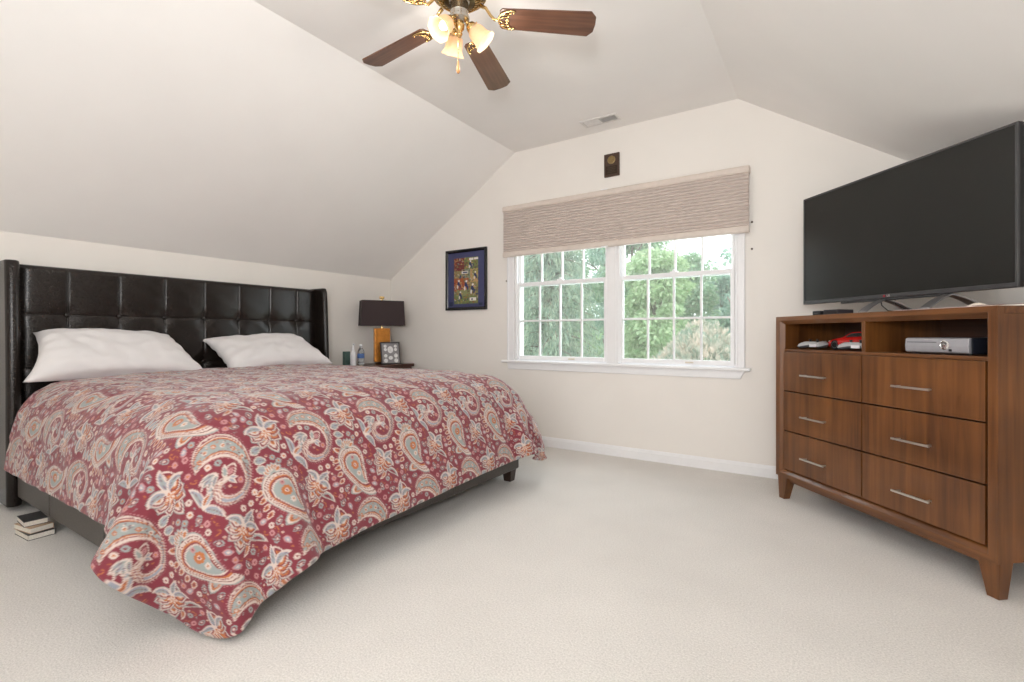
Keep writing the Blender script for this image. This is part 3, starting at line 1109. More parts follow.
def bspline_up(P, N, axis):
    """clamped uniform cubic B-spline resampling of control rows to N rows (natural extension at the ends)"""
    P = np.moveaxis(P, axis, 0)
    n = P.shape[0]
    E = np.concatenate([2 * P[:1] - P[1:2], P, 2 * P[-1:] - P[-2:-1]])
    t = np.linspace(0, n - 1, N)
    i = np.minimum(t.astype(int), n - 2)
    f = (t - i).reshape(-1, *([1] * (P.ndim - 1)))
    g = (1 - f) ** 3 / 6, (3 * f ** 3 - 6 * f ** 2 + 4) / 6, (-3 * f ** 3 + 3 * f ** 2 + 3 * f + 1) / 6, f ** 3 / 6
    out = g[0] * E[i] + g[1] * E[i + 1] + g[2] * E[i + 2] + g[3] * E[np.minimum(i + 3, len(E) - 1)]
    return np.moveaxis(out, 0, axis)


def make_comforter():
    P, h = drape()
    # the trailing corner is kicked a little under the bed
    ni, nj = P.shape[:2]
    wc = np.exp(-((np.hypot((ni - 1 - np.arange(ni))[:, None], np.arange(nj)[None, :]) * h) / .30) ** 2)
    P[..., 1] += .11 * wc
    nx, ny = P.shape[:2]
    NX, NY = 590, 600
    Q = bspline_up(bspline_up(P, NX, 0), NY, 1)
    # the cloth's two foot corners are rounded: pull the square grid corner onto a quarter circle
    di, dj, R = (nx - 1) * h / (NX - 1), (ny - 1) * h / (NY - 1), .19
    fi, fj = np.meshgrid(np.arange(NX, dtype=float), np.arange(NY, dtype=float), indexing='ij')
    for far in (False, True):
        a = (NX - 1 - fi) * di
        bq = ((NY - 1 - fj) if far else fj) * dj
        inn = (a < R) & (bq < R)
        x, y = np.where(inn, 1 - a / R, 0), np.where(inn, 1 - bq / R, 0)
        x2, y2 = x * np.sqrt(1 - y * y / 2), y * np.sqrt(1 - x * x / 2)
        fi = np.where(inn, NX - 1 - (1 - x2) * R / di, fi)
        nj_ = (1 - y2) * R / dj
        fj = np.where(inn, (NY - 1 - nj_) if far else nj_, fj)
    i0, j0 = np.clip(fi.astype(int), 0, NX - 2), np.clip(fj.astype(int), 0, NY - 2)
    wi, wj = (fi - i0)[..., None], (fj - j0)[..., None]
    Q = (Q[i0, j0] * (1 - wi) + Q[i0 + 1, j0] * wi) * (1 - wj) + (Q[i0, j0 + 1] * (1 - wi) + Q[i0 + 1, j0 + 1] * wi) * wj
    du, dv = np.gradient(Q, axis=0), np.gradient(Q, axis=1)
    N = np.cross(du, dv)
    N /= np.linalg.norm(N, axis=-1, keepdims=True) + 1e-9
    if N[NX // 2, NY // 2, 2] < 0:
        N = -N
    uu = np.linspace(0, (nx - 1) * h, NX)[:, None] + 0 * np.zeros((1, NY))
    vv = np.linspace(0, (ny - 1) * h, NY)[None, :] + 0 * np.zeros((NX, 1))
    puff = .010 * vnoise(uu, vv, 3, 8, 2.2) + .0045 * vnoise(uu, vv, 8, 8, 6.0) + .0015 * vnoise(uu, vv, 18, 8, 16.0)
    Q = Q + N * (puff + .010)[..., None]
    # rolled hem: the cloth turns under along all four edges
    k = 5
    def rim(E, D, Nn):
        """edge points, outward direction in the cloth, normal -> k rows turning under"""
        rows = []
        for a in np.linspace(0, PI, k + 1)[1:]:
            r = .011
            rows.append(E + D * r * math.sin(a) - Nn * r * (1 - math.cos(a)))
        return rows
    def unit(a):
        return a / (np.linalg.norm(a, axis=-1, keepdims=True) + 1e-9)
    top = rim(Q[0], unit(Q[0] - Q[2]), N[0])
    bot = rim(Q[-1], unit(Q[-1] - Q[-3]), N[-1])
    Q = np.concatenate([np.array(top)[::-1], Q, np.array(bot)])
    N = np.concatenate([np.repeat(N[:1], k, 0), N, np.repeat(N[-1:], k, 0)])
    lef = rim(Q[:, 0], unit(Q[:, k] - 0 * Q[:, 0] - Q[:, k + 2]), N[:, 0])
    rig = rim(Q[:, -1], unit(Q[:, -k] - Q[:, -k - 2]), N[:, -1])
    Q = np.concatenate([np.array(lef).transpose(1, 0, 2)[:, ::-1], Q, np.array(rig).transpose(1, 0, 2)], 1)
    Q[..., 2] = np.maximum(Q[..., 2], .006)
    nX, nY = Q.shape[:2]
    img, W, V = paisley_tile(.001)
    # soften to the mesh spacing
    for ax in (0, 1):
        img = (np.roll(img, 1, ax) + np.roll(img, -1, ax) + 2 * img) / 4
    ci, cj = np.clip(np.arange(nX) - k, 0, NX - 1), np.clip(np.arange(nY) - k, 0, NY - 1)
    iu = fi[ci][:, cj] * di
    iv = fj[ci][:, cj] * dj
    px = ((iv + PATV) / W % 1 * img.shape[1]).astype(int) % img.shape[1] + 0 * np.zeros((nX, 1), int)
    py = ((iu + PATU) / V % 1 * img.shape[0]).astype(int) % img.shape[0] + 0 * np.zeros((1, nY), int)
    C = img[py, px]
    base = (-1.75, .80, 0.0)
    me = bpy.data.meshes.new('comforter')
    co = (Q - np.array(base)).reshape(-1, 3).astype(np.float32)
    me.vertices.add(len(co))
    me.vertices.foreach_set('co', co.ravel())
    I = np.arange(nX * nY).reshape(nX, nY)
    F = np.stack([I[:-1, :-1], I[1:, :-1], I[1:, 1:], I[:-1, 1:]], -1).reshape(-1, 4)
    me.loops.add(F.size)
    me.loops.foreach_set('vertex_index', F.ravel().astype(np.int32))
    me.polygons.add(len(F))
    me.polygons.foreach_set('loop_start', np.arange(0, F.size, 4, dtype=np.int32))
    me.polygons.foreach_set('use_smooth', np.ones(len(F), bool))
    me.update(calc_edges=True)
    at = me.color_attributes.new('pattern', 'FLOAT_COLOR', 'POINT')
    at.data.foreach_set('color', np.concatenate([C.reshape(-1, 3), np.ones((nX * nY, 1))], 1).astype(np.float32).ravel())
    me.materials.append(vcol_mat('paisley_print_cotton', .85, .25, .15, 260))
    o = bpy.data.objects.new('comforter', me)
    COL.objects.link(o)
    o.location = base
    tag(o, 'maroon paisley comforter draped over the bed, one corner trailing on the carpet', 'comforter')


PATU, PATV = 0.0, 0.0
make_comforter()


# ---- books beside the rail
def book(c, L, W, T, yaw, cover, label, name='book'):
    T4 = TR(*c) @ R3('Z', yaw)
    root = thing(name, c, label, 'book', 'books on the carpet by the bed', yaw)
    mb = MB()
    mb.box(-L / 2, L / 2, -W / 2, W / 2, 0, .002, T4)
    mb.box(-L / 2, L / 2, -W / 2, W / 2, T - .002, T, T4)
    mb.box(-L / 2, L / 2, W / 2 - .002, W / 2, 0, T, T4)
    mb.build('cover', cover, root, bevel=.0008)
    mb = MB()
    mb.box(-L / 2 + .003, L / 2 - .003, -W / 2 + .003, W / 2 - .002, .002, T - .002, T4)
    mb.build('pages', mat('paper_pages', (.74, .70, .62), .9, noise=.08, scale=200), root)


book((-3.345, .757, 0.001), .175, .102, .027, .06, mat('black_book_cover', (.02, .02, .022), .45), 'black book at the bottom of the stack on the carpet by the bed')
book((-3.355, .755, .0285), .160, .092, .026, .16, mat('tan_book_cover', (.45, .31, .20), .5), 'tan paperback in the middle of the book stack by the bed')
book((-3.385, .757, .055), .150, .090, .026, -.04, mat('dark_book_cover', (.025, .025, .03), .35), 'dark book on top of the stack on the carpet by the bed')

# ------------------------------------------------------------------ nightstand and what stands on it
ns = thing('nightstand', (-3.88, 3.37, 0), 'dark wooden nightstand between the bed and the window wall', 'nightstand')
NX0, NX1, NY0, NY1, NZ = -4.095, -3.665, 2.985, 3.765, .702
M_NS = wood('dark_cherry_wood', (.040, .014, .009), (.085, .032, .020), 1, .28, 4)
MB().box(NX0, NX1, NY0, NY1, NZ - .032, NZ).build('tabletop', M_NS, ns, bevel=.006, seg=3)
mb = MB()
mb.box(NX0 + .01, NX1 - .02, NY0 + .02, NY0 + .045, .14, NZ - .032)
mb.box(NX0 + .01, NX1 - .02, NY1 - .045, NY1 - .02, .14, NZ - .032)
mb.box(NX0 + .01, NX0 + .02, NY0 + .02, NY1 - .02, .14, NZ - .032)
mb.box(NX0 + .01, NX1 - .02, NY0 + .02, NY1 - .02, .14, .165)
mb.build('body', M_NS, ns, bevel=.003)
for z0, z1 in ((.172, .418), (.426, .676)):
    d = MB().box(NX1 - .022, NX1 - .004, NY0 + .05, NY1 - .05, z0, z1).build('drawer', M_NS, ns, bevel=.004)
    mb = MB()
    yc, zc = (NY0 + NY1) / 2, (z0 + z1) / 2
    mb.tube([(NX1 - .004, yc - .06, zc), (NX1 + .02, yc - .06, zc), (NX1 + .02, yc + .06, zc), (NX1 - .004, yc + .06, zc)], .005, 8)
    mb.build('handle', M_STEEL, d, smooth=40)
for x in (NX0 + .04, NX1 - .05):
    for y in (NY0 + .05, NY1 - .05):
        mb = MB()
        mb.loft([[(x - s, y - s, z), (x + s, y - s, z), (x + s, y + s, z), (x - s, y + s, z)] for s, z in ((.016, 0), (.024, .14))])
        mb.build('leg', M_NS, ns, bevel=.002)

# lamp
LX, LY = -3.87, 3.502
lamp = thing('table_lamp', (LX, LY, NZ), 'table lamp with an amber block base and dark brown rectangular shade', 'lamp')
M_AMBER = mat('amber_gold_leaf', (.50, .20, .035), .30, .65, noise=.35, scale=9, detail=4)
mb = MB()
mb.box(LX - .042, LX + .042, LY - .066, LY + .066, NZ + .001, NZ + .022)
mb.build('foot', mat('dark_bronze', (.06, .035, .02), .3, .8), lamp, bevel=.003)
mb = MB()
mb.box(LX - .030, LX + .030, LY - .080, LY + .080, NZ + .022, NZ + .368)
mb.build('base', M_AMBER, lamp, bevel=.006, seg=3)
mb = MB()
mb.lathe([(.018, NZ + .367), (.018, NZ + .375), (.008, NZ + .378), (.008, NZ + .665), (.012, NZ + .665), (.012, NZ + .67)], 16, TR(LX, LY, 0))
mb.build('stem', M_BRASS, lamp, smooth=40)
mb = MB()
zb, zt = NZ + .392, NZ + .650


def sq(a, c, z):
    return [(LX - a, LY - c, z), (LX + a, LY - c, z), (LX + a, LY + c, z), (LX - a, LY + c, z)]


mb.loft([sq(.085, .222, zb), sq(.078, .210, zt), sq(.075, .207, zt), sq(.082, .219, zb), sq(.085, .222, zb)], cap=False)
mb.box(LX - .076, LX + .076, LY - .004, LY + .004, zt - .02, zt - .016)
mb.box(LX - .004, LX + .004, LY - .206, LY + .206, zt - .02, zt - .016)
mb.build('lamp_shade', mat('dark_brown_linen', (.040, .026, .027), .85, noise=.2, scale=250, bump=.15), lamp, bevel=.0015)
mb = MB()
mb.box(LX - .013, LX + .013, LY - .024, LY + .024, NZ + .670, NZ + .696)
mb.build('finial', M_BRASS, lamp, bevel=.004)

# framed coin collection
fx, fy = -3.740, 3.508
lamp.rotation_euler.z = math.radians(-30)
T4 = TR(fx, fy, NZ) @ R3('Z', math.radians(90 - 22)) @ R3('X', math.radians(-10))
ff = thing('photo_frame', (fx, fy, NZ), 'small dark frame with pale round openings leaning by the lamp base', 'picture frame')
mb = MB()
fw_, fh_ = .102, .228
for x0, x1, z0, z1 in ((-fw_, fw_, 0.002, .013), (-fw_, fw_, fh_ - .011, fh_), (-fw_, -fw_ + .011, .002, fh_), (fw_ - .011, fw_, .002, fh_)):
    mb.box(x0, x1, -.008, .008, z0, z1, T4)
mb.build('frame', mat('dark_pewter_frame', (.05, .045, .045), .35, .5), ff, bevel=.002)
MB().box(-fw_ + .009, fw_ - .009, -.001, .006, .010, fh_ - .009, T4).build('mat_board', mat('grey_mat_board', (.26, .25, .26), .7), ff)
pale = mat('pale_print', (.72, .72, .72), .6, noise=.15, scale=60)
for x, z, rx, rz in ((-.052, .186, .016, .016), (-.052, .152, .016, .016), (.056, .186, .016, .016), (.056, .152, .016, .016), (0, .150, .030, .036),
                     (-.052, .088, .018, .018), (.056, .088, .020, .022), (0, .066, .022, .020), (-.052, .038, .020, .022), (.056, .038, .020, .022)):
    mb = MB()
    mb.lathe([(1, 0), (1, .0012), (.0, .0014)], 20, T4 @ TR(x, -.0012, z) @ R3('X', PI / 2) @ Matrix.Diagonal((rx, rz, 1, 1)))
    mb.build('oval_print', pale, ff)
mb = MB()
mb.box(-.02, .02, .009, .013, .012, .18, T4 @ TR(0, .003, 0) @ R3('X', math.radians(-14)))
mb.build('easel_back', M_BLACK, ff)

# tissue box, spray bottle, water bottle
mb = MB()
mb.box(-4.03, -3.985, 3.140, 3.200, NZ + .001, NZ + .135)
o = mb.build('tissue_box', mat('dark_green_card', (.085, .15, .13), .6, noise=.15, scale=40), None, base=(-4.0075, 3.17, NZ + .001), bevel=.004)
tag(o, 'small dark green box at the bed end of the nightstand', 'box')
T4 = TR(-3.90, 3.165, NZ + .001)
sp = thing('spray_bottle', (-3.90, 3.165, NZ + .001), 'slim white spray bottle standing beside the green box', 'bottle')
mb = MB()
mb.lathe([(.0, 0), (.027, 0), (.029, .006), (.029, .10), (.026, .122), (.015, .138), (.013, .145)], 24, T4)
mb.build('bottle_body', mat('white_plastic', (.80, .80, .82), .4, noise=.02), sp, smooth=40)
mb = MB()
mb.lathe([(.015, .145), (.015, .165), (.010, .17), (.006, .20), (.008, .203), (.008, .212), (.0, .213)], 18, T4)
mb.box(-.003, .02, -.005, .005, .200, .210, T4)
mb.build('spray_cap', mat('white_plastic', (.8, .8, .8), .4), sp, smooth=40)
T4 = TR(-3.86, 3.225, NZ + .001)
wb = thing('water_bottle', (-3.86, 3.225, NZ + .001), 'clear water bottle with a blue label, left of the lamp', 'bottle')
m_pet = mat('clear_plastic', (.80, .86, .90), .08, noise=.01, trans=.85)
mb = MB()
mb.lathe([(.0, 0), (.028, 0), (.033, .006), (.033, .03), (.031, .036), (.033, .042), (.033, .125), (.028, .150), (.015, .170), (.013, .176), (.013, .185)], 28, T4)
mb.build('bottle_body', m_pet, wb, smooth=50)
mb = MB()
mb.lathe([(.0336, .07), (.0342, .072), (.0342, .112), (.0336, .114)], 28, T4, cap=False)
mb.build('label_band', mat('blue_label', (.05, .12, .33), .4, noise=.3, scale=60), wb, smooth=40)
mb = MB()
mb.lathe([(.0, .186), (.0155, .186), (.0155, .202), (.013, .204), (.0, .204)], 20, T4)
mb.build('cap', mat('white_plastic', (.8, .8, .8), .4), wb, smooth=40)
# ------------------------------------------------------------------ cellular shade over the window
SX0, SX1, SY = -2.562, -.470, YF - .03
shade = thing('window_shade', (-1.515, SY, 1.724), 'taupe pleated cellular shade pulled halfway down the double window', 'window shade')
M_RAIL = mat('pale_taupe_rail', (.66, .58, .52), .5, noise=.03)
M_PLEAT = mat('taupe_pleated_fabric', (.56, .485, .445), .9, noise=.02, scale=4)
mb = MB()
mb.prism([(YF - .005, 2.150), (YF - .072, 2.146), (YF - .078, 2.160), (YF - .076, 2.188), (YF - .066, 2.197), (YF - .005, 2.197)], 0, SX0, SX1)
mb.build('headrail', M_RAIL, shade, bevel=.003)
mb = MB()
mb.prism([(YF - .025, 1.728), (YF - .068, 1.724), (YF - .076, 1.735), (YF - .074, 1.768), (YF - .066, 1.772), (YF - .025, 1.772)], 0, SX0 + .003, SX1 - .003)
mb.build('bottom_rail', M_RAIL, shade, bevel=.003)
n = 16
z0, z1 = 1.770, 2.150
fr, bk = [], []
for i in range(n * 6 + 1):
    zz_ = z0 + (z1 - z0) * i / (n * 6)
    dd = abs(math.sin(PI * i / 6)) ** .8 * .011
    fr.append((YF - .057 - dd, zz_))
    bk.append((YF - .041 + dd, zz_))
mb = MB()
mb.prism(fr + bk[::-1], 0, SX0 + .006, SX1 - .006)
mb.build('pleats', M_PLEAT, shade, smooth=50)
for x, nm in ((-1.55, 'pull_tab'),):
    mb = MB()
    mb.box(x - .03, x + .03, YF - .080, YF - .074, 1.722, 1.732)
    mb.build(nm, M_TRIM, shade, bevel=.002)
    mb = MB()
    mb.box(x - .03, x + .03, YF - .082, YF - .074, 2.192, 2.200)
    mb.build('headrail_clip', M_TRIM, shade, bevel=.002)

# small dark fixings in the wall beside the window
for x, z, lab in ((-.461, 1.806, 'upper dark screw in the wall right of the window'), (-.461, 1.614, 'lower dark screw in the wall right of the window'),
                  (-2.562, 1.511, 'small dark screw in the wall left of the window casing')):
    mb = MB()
    mb.lathe([(.0, 0), (.007, 0), (.007, .006), (.004, .010), (.0, .010)], 12, TR(x, YF, z) @ R3('X', PI / 2))
    tag(mb.build('wall_screw', mat('dark_bronze', (.06, .035, .02), .3, .8), None, base=(x, YF, z), smooth=40), lab, 'screw', 'screws beside the window')

# ------------------------------------------------------------------ framed poster
PX0, PX1, PZ0, PZ1 = -3.300, -2.785, 1.250, 1.858
pc = thing('framed_poster', ((PX0 + PX1) / 2, YF, PZ0), 'black framed sports collage poster with a dark blue mat on the window wall', 'picture')
mb = MB()
fwid = .030
prof = [(0, -.003), (0, -.024), (.010, -.027), (.022, -.022), (fwid, -.016), (fwid, -.003)]


def rect_ring(inset, y):
    return [(PX0 + inset, YF + y, PZ0 + inset), (PX1 - inset, YF + y, PZ0 + inset), (PX1 - inset, YF + y, PZ1 - inset), (PX0 + inset, YF + y, PZ1 - inset)]


mb.loft([rect_ring(*p) for p in prof], cap=False)
mb.build('frame', mat('black_lacquer_frame', (.008, .008, .009), .22, noise=.1), pc)
MB().box(PX0 + .02, PX1 - .02, YF - .012, YF - .002, PZ0 + .02, PZ1 - .02).build('mat_board', mat('navy_mat_board', (.050, .055, .14), .6, noise=.06), pc)
# the print: a collage of small action pictures, colours held on a fine grid
gx, gz = 92, 150
rng = np.random.RandomState(11)
img = np.zeros((gz, gx, 3))
img[:] = (.20, .20, .10)
GREEN, RED, TAN, WHT, NAVY, OLV, MARN = (.16, .20, .07), (.36, .10, .04), (.46, .30, .14), (.75, .72, .68), (.03, .04, .12), (.24, .22, .10), (.16, .04, .04)
for x0, x1, za, zb, c in ((0, 40, 108, 150, MARN), (40, 92, 112, 150, GREEN), (0, 30, 84, 108, OLV), (30, 62, 84, 112, (.22, .25, .18)), (62, 92, 70, 112, TAN),
                          (0, 56, 44, 84, RED), (56, 92, 24, 70, OLV), (0, 92, 0, 26, GREEN), (10, 60, 26, 46, (.24, .26, .12)), (70, 92, 84, 110, (.34, .30, .10))):
    img[za:zb, x0:x1] = c
zz, xx = np.mgrid[0:gz, 0:gx]
for k in range(420):
    cx, cz, a, r = rng.rand() * gx, rng.rand() * gz, rng.rand() * 3.1, 1.2 + 4 * rng.rand()
    u = (xx - cx) * math.cos(a) + (zz - cz) * math.sin(a)
    v = -(xx - cx) * math.sin(a) + (zz - cz) * math.cos(a)
    c = (TAN, (.42, .38, .33), NAVY, RED, OLV, MARN, (.42, .22, .09), (.10, .12, .10), GREEN, (.12, .08, .05))[rng.randint(10)]
    img[(u / r) ** 2 + (v / (r * .35)) ** 2 < 1] = c
for cx, cz, s in ((46, 62, 1.2), (18, 66, 1.0), (70, 50, 1.2), (24, 30, .9), (62, 128, .9), (80, 92, .9)):       # little running figures
    for (dx, dz, ra, rb, c) in ((0, 0, 5, 7, NAVY), (1, 9, 3, 3.2, WHT), (-4, -10, 2.2, 6, WHT), (5, -9, 2.2, 6, NAVY), (7, 3, 5, 1.8, TAN)):
        img[((xx - cx - dx * s) / (ra * s)) ** 2 + ((zz - cz - dz * s) / (rb * s)) ** 2 < 1] = c
for x0, x1, za, zb in ((58, 74, 140, 147), (76, 92, 141, 147), (60, 84, 10, 20), (30, 54, 98, 106)):              # pale blocks
    img[za:zb, x0:x1] = WHT
img[100:104, 34:52] = NAVY
img[12:17, 66:72] = NAVY
mb = MB()
ax0, ax1, az0, az1 = PX0 + .105, PX1 - .105, PZ0 + .062, PZ1 - .085
mb.grid(lambda u, v: (ax0 + (ax1 - ax0) * u, YF - .0128, az0 + (az1 - az0) * v), gx, gz)
o = mb.build('print', vcol_mat('printed_collage', .45), pc)
at = o.data.color_attributes.new('pattern', 'FLOAT_COLOR', 'POINT')
at.data.foreach_set('color', np.concatenate([img.transpose(1, 0, 2).reshape(-1, 3), np.ones((gx * gz, 1))], 1).astype(np.float32).ravel())
mb = MB()
mb.box(PX0 + .045, PX0 + .088, YF - .0132, YF - .012, PZ0 + .045, PZ0 + .085)
mb.build('corner_plate', mat('dark_navy_plate', (.012, .02, .06), .4), pc)
mb = MB()
mb.box(PX1 - .098, PX1 - .052, YF - .0132, YF - .012, PZ0 + .042, PZ0 + .068)
mb.build('corner_plate', mat('dark_navy_plate', (.012, .02, .06), .4), pc)

# ------------------------------------------------------------------ plaque
pq = thing('award_plaque', (-1.51, YF, 2.313), 'dark wooden plaque with a round gold medallion above the window shade', 'plaque')
MB().box(-1.577, -1.443, YF - .019, YF, 2.313, 2.504).build('board', wood('walnut_plaque', (.045, .022, .014), (.085, .045, .028), 2, .3, 8), pq, bevel=.006)
T4 = TR(-1.51, YF - .019, 2.448) @ R3('X', PI / 2)
mb = MB()
mb.lathe([(.034, 0), (.034, .004), (.029, .006), (.025, .003), (.024, .0005), (.0, .0005)], 32, T4)
for k in range(5):
    a = PI / 2 + k * 2 * PI / 5
    mb.box(-.003, .003, .004, .016, .002, .005, T4 @ R3('Z', a))
mb.build('medallion', mat('old_gold', (.34, .25, .12), .4, .9), pq, smooth=40)
mb = MB()
mb.box(-1.560, -1.460, YF - .0215, YF - .0185, 2.330, 2.400)
mb.build('name_plate', mat('black_brass_plate', (.045, .028, .018), .3, .5), pq, bevel=.001)
mb = MB()
for k, (a, c) in enumerate(((.035, 2.385), (.042, 2.372), (.028, 2.359), (.038, 2.346))):
    mb.box(-1.51 - a, -1.51 + a, YF - .0219, YF - .0214, c, c + .002)
mb.build('engraved_lines', mat('worn_engraving', (.10, .07, .04), .5, .3), pq)

# ------------------------------------------------------------------ ceiling vent
vx0, vx1, vy0, vy1 = -1.680, -1.375, 3.585, 3.710
vent = thing('ceiling_vent', (-1.5275, 3.65, ZC), 'white rectangular air vent in the ceiling near the window wall', 'vent')
mb = MB()
for a, b_, c, d in ((vx0, vx1, vy0, vy0 + .022), (vx0, vx1, vy1 - .022, vy1), (vx0, vx0 + .022, vy0 + .022, vy1 - .022), (vx1 - .022, vx1, vy0 + .022, vy1 - .022), (-1.5315, -1.5235, vy0 + .022, vy1 - .022)):
    mb.box(a, b_, c, d, ZC - .008, ZC)
mb.build('frame', mat('vent_white_metal', (.72, .70, .68), .4), vent, bevel=.002)
MB().box(vx0 + .02, vx1 - .02, vy0 + .02, vy1 - .02, ZC - .0015, ZC - .0005).build('duct_shadow_plate', mat('dark_duct', (.05, .048, .045), .9), vent)
mb = MB()
for k in range(9):
    y = vy0 + .026 + k * .0092
    mb.box(-.061, .061, -.0055, .0055, -.0004, .0004, TR(-1.594, y, ZC - .0055) @ R3('X', math.radians(-28)))
    mb.box(-.061, .061, -.0055, .0055, -.0004, .0004, TR(-1.460, y, ZC - .0055) @ R3('X', math.radians(50)))
mb.build('louvers', mat('vent_white_metal', (.72, .70, .68), .4), vent)

# ------------------------------------------------------------------ ceiling fan
FX, FY = -1.497, 1.842
fan = thing('ceiling_fan', (FX, FY, ZC), 'brass and walnut five-blade ceiling fan with three lit glass shades', 'ceiling fan')
FT = TR(FX, FY, 0)
mb = MB()
mb.lathe([(.0, ZC), (.085, ZC), (.088, ZC - .006), (.082, ZC - .016), (.07, ZC - .022), (.0, ZC - .022)], 40, FT)
mb.build('canopy', M_BRASS, fan, smooth=40)
mb = MB()
mb.lathe([(.0, 2.69), (.075, 2.69), (.112, 2.684), (.128, 2.670), (.130, 2.645), (.123, 2.634), (.070, 2.608), (.060, 2.606), (.0, 2.606)], 48, FT)
mh = mb.build('motor_housing', M_ANTIQUE, fan, smooth=40)
mb = MB()
for z, r in ((2.684, .114), (2.668, .1305), (2.640, .129), (2.617, .100)):
    ring = [(r * math.cos(2 * PI * k / 40), r * math.sin(2 * PI * k / 40), z) for k in range(41)]
    mb.tube(ring, .0035, 8, FT)
mb.build('brass_bands', M_BRASS, mh, smooth=True)
mb = MB()
for k in range(30):
    mb.box(.073, .121, -.0035, .0035, -.003, .003, FT @ R3('Z', k * 2 * PI / 30) @ TR(0, 0, 2.6205) @ TR(.097, 0, 0) @ R3('Y', math.radians(-26)) @ TR(-.097, 0, 0))
mb.build('housing_ribs', M_BRASS, mh)
mb = MB()
mb.lathe([(.0, 2.615), (.052, 2.615), (.050, 2.605), (.044, 2.600), (.0435, 2.560), (.045, 2.556), (.0435, 2.552), (.043, 2.535), (.050, 2.530), (.048, 2.520), (.030, 2.506), (.0, 2.503)], 36, FT)
mb.build('switch_housing', M_NICKEL, fan, smooth=40)
blade_z, droop, pitch = 2.530, math.radians(2.5), math.radians(-12)
for k in range(5):
    th = math.radians(34.6 + 72 * k)
    B4 = FT @ R3('Z', th) @ TR(0, 0, 2.536) @ R3('Y', droop) @ R3('X', pitch)
    x0, x1 = .195, .66
    w0, w1 = .058, .072
    out = [(x0, -w0 + .012), (x0 + .012, -w0), (x1 - .030, -w1), (x1 - .004, -w1 + .030), (x1, 0), (x1 - .004, w1 - .030), (x1 - .030, w1), (x0 + .012, w0), (x0, w0 - .012)]
    mb = MB()
    mb.prism([(x, y) for x, y in out], 2, .000, .007, None)
    bl = bpy.data.objects  # local frame kept so that the grain follows each blade
    ob = mb.build('blade', M_BLADE, None, bevel=.002)
    ob.parent = fan
    ob.matrix_parent_inverse = Matrix.Identity(4)
    M4 = Matrix.Translation((-FX, -FY, -ZC)) @ B4
    ob.matrix_local = M4
    ROOT[ob.name] = B4
    # blade iron: a stem and an open scalloped bracket under the blade
    mb = MB()
    mb.tube([(.095, 0, .072), (.125, 0, .058), (.150, 0, .018), (.170, 0, -.004), (.196, 0, -.005)], [.010, .008, .007, .007, .006], 8)
    arc = [(.250 - .062 * math.cos(a) * 1.0, .052 * math.sin(a), -.004) for a in np.linspace(-1.9, 1.9, 25)]
    mb.tube(arc, .0042, 8)
    for s in (-1, 1):
        for y0, y1 in ((.0, .017), (.017, .034), (.034, .050)):
            sc = [(.222 + .022 * (abs(y0) / .05) + .012 * math.sin(PI * t), s * (y0 + (y1 - y0) * t), -.004) for t in np.linspace(0, 1, 9)]
            mb.tube(sc, .0030, 6)
        mb.tube([(.192, 0, -.004), (.206, s * .014, -.004), (.222, s * .017, -.004)], .003, 6)
        mb.tube([(.198, s * .026, -.004), (.214, s * .032, -.004), (.236, s * .034, -.004)], .003, 6)
    for sx, sy in ((.236, 0), (.262, .046), (.262, -.046)):
        mb.sphere((sx, sy, -.004), .0065, 6)
    ir = mb.build('blade_iron', M_BRASS, None, smooth=True)
    ir.parent = ob

m_shade = bpy.data.materials.new('frosted_amber_glass')
m_shade.use_nodes = True
t = m_shade.node_tree
b = t.nodes['Principled BSDF']
nz = t.nodes.new('ShaderNodeTexNoise')
nz.inputs['Scale'].default_value = 18
rp = t.nodes.new('ShaderNodeValToRGB')
rp.color_ramp.elements[0].color = (.70, .55, .40, 1)
rp.color_ramp.elements[1].color = (.80, .66, .51, 1)
tl = t.nodes.new('ShaderNodeBsdfTranslucent')
ms = t.nodes.new('ShaderNodeMixShader')
ms.inputs[0].default_value = .62
b.inputs['Roughness'].default_value = .35
t.links.new(nz.outputs['Fac'], rp.inputs[0])
t.links.new(rp.outputs[0], b.inputs['Base Color'])
t.links.new(rp.outputs[0], tl.inputs[0])
t.links.new(b.outputs[0], ms.inputs[1])
t.links.new(tl.outputs[0], ms.inputs[2])
t.links.new(ms.outputs[0], t.nodes['Material Output'].inputs[0])
M_BULB = mat('lit_bulb', (1, .9, .75), .5, emit=(1.0, .82, .55), emit_strength=3.5)
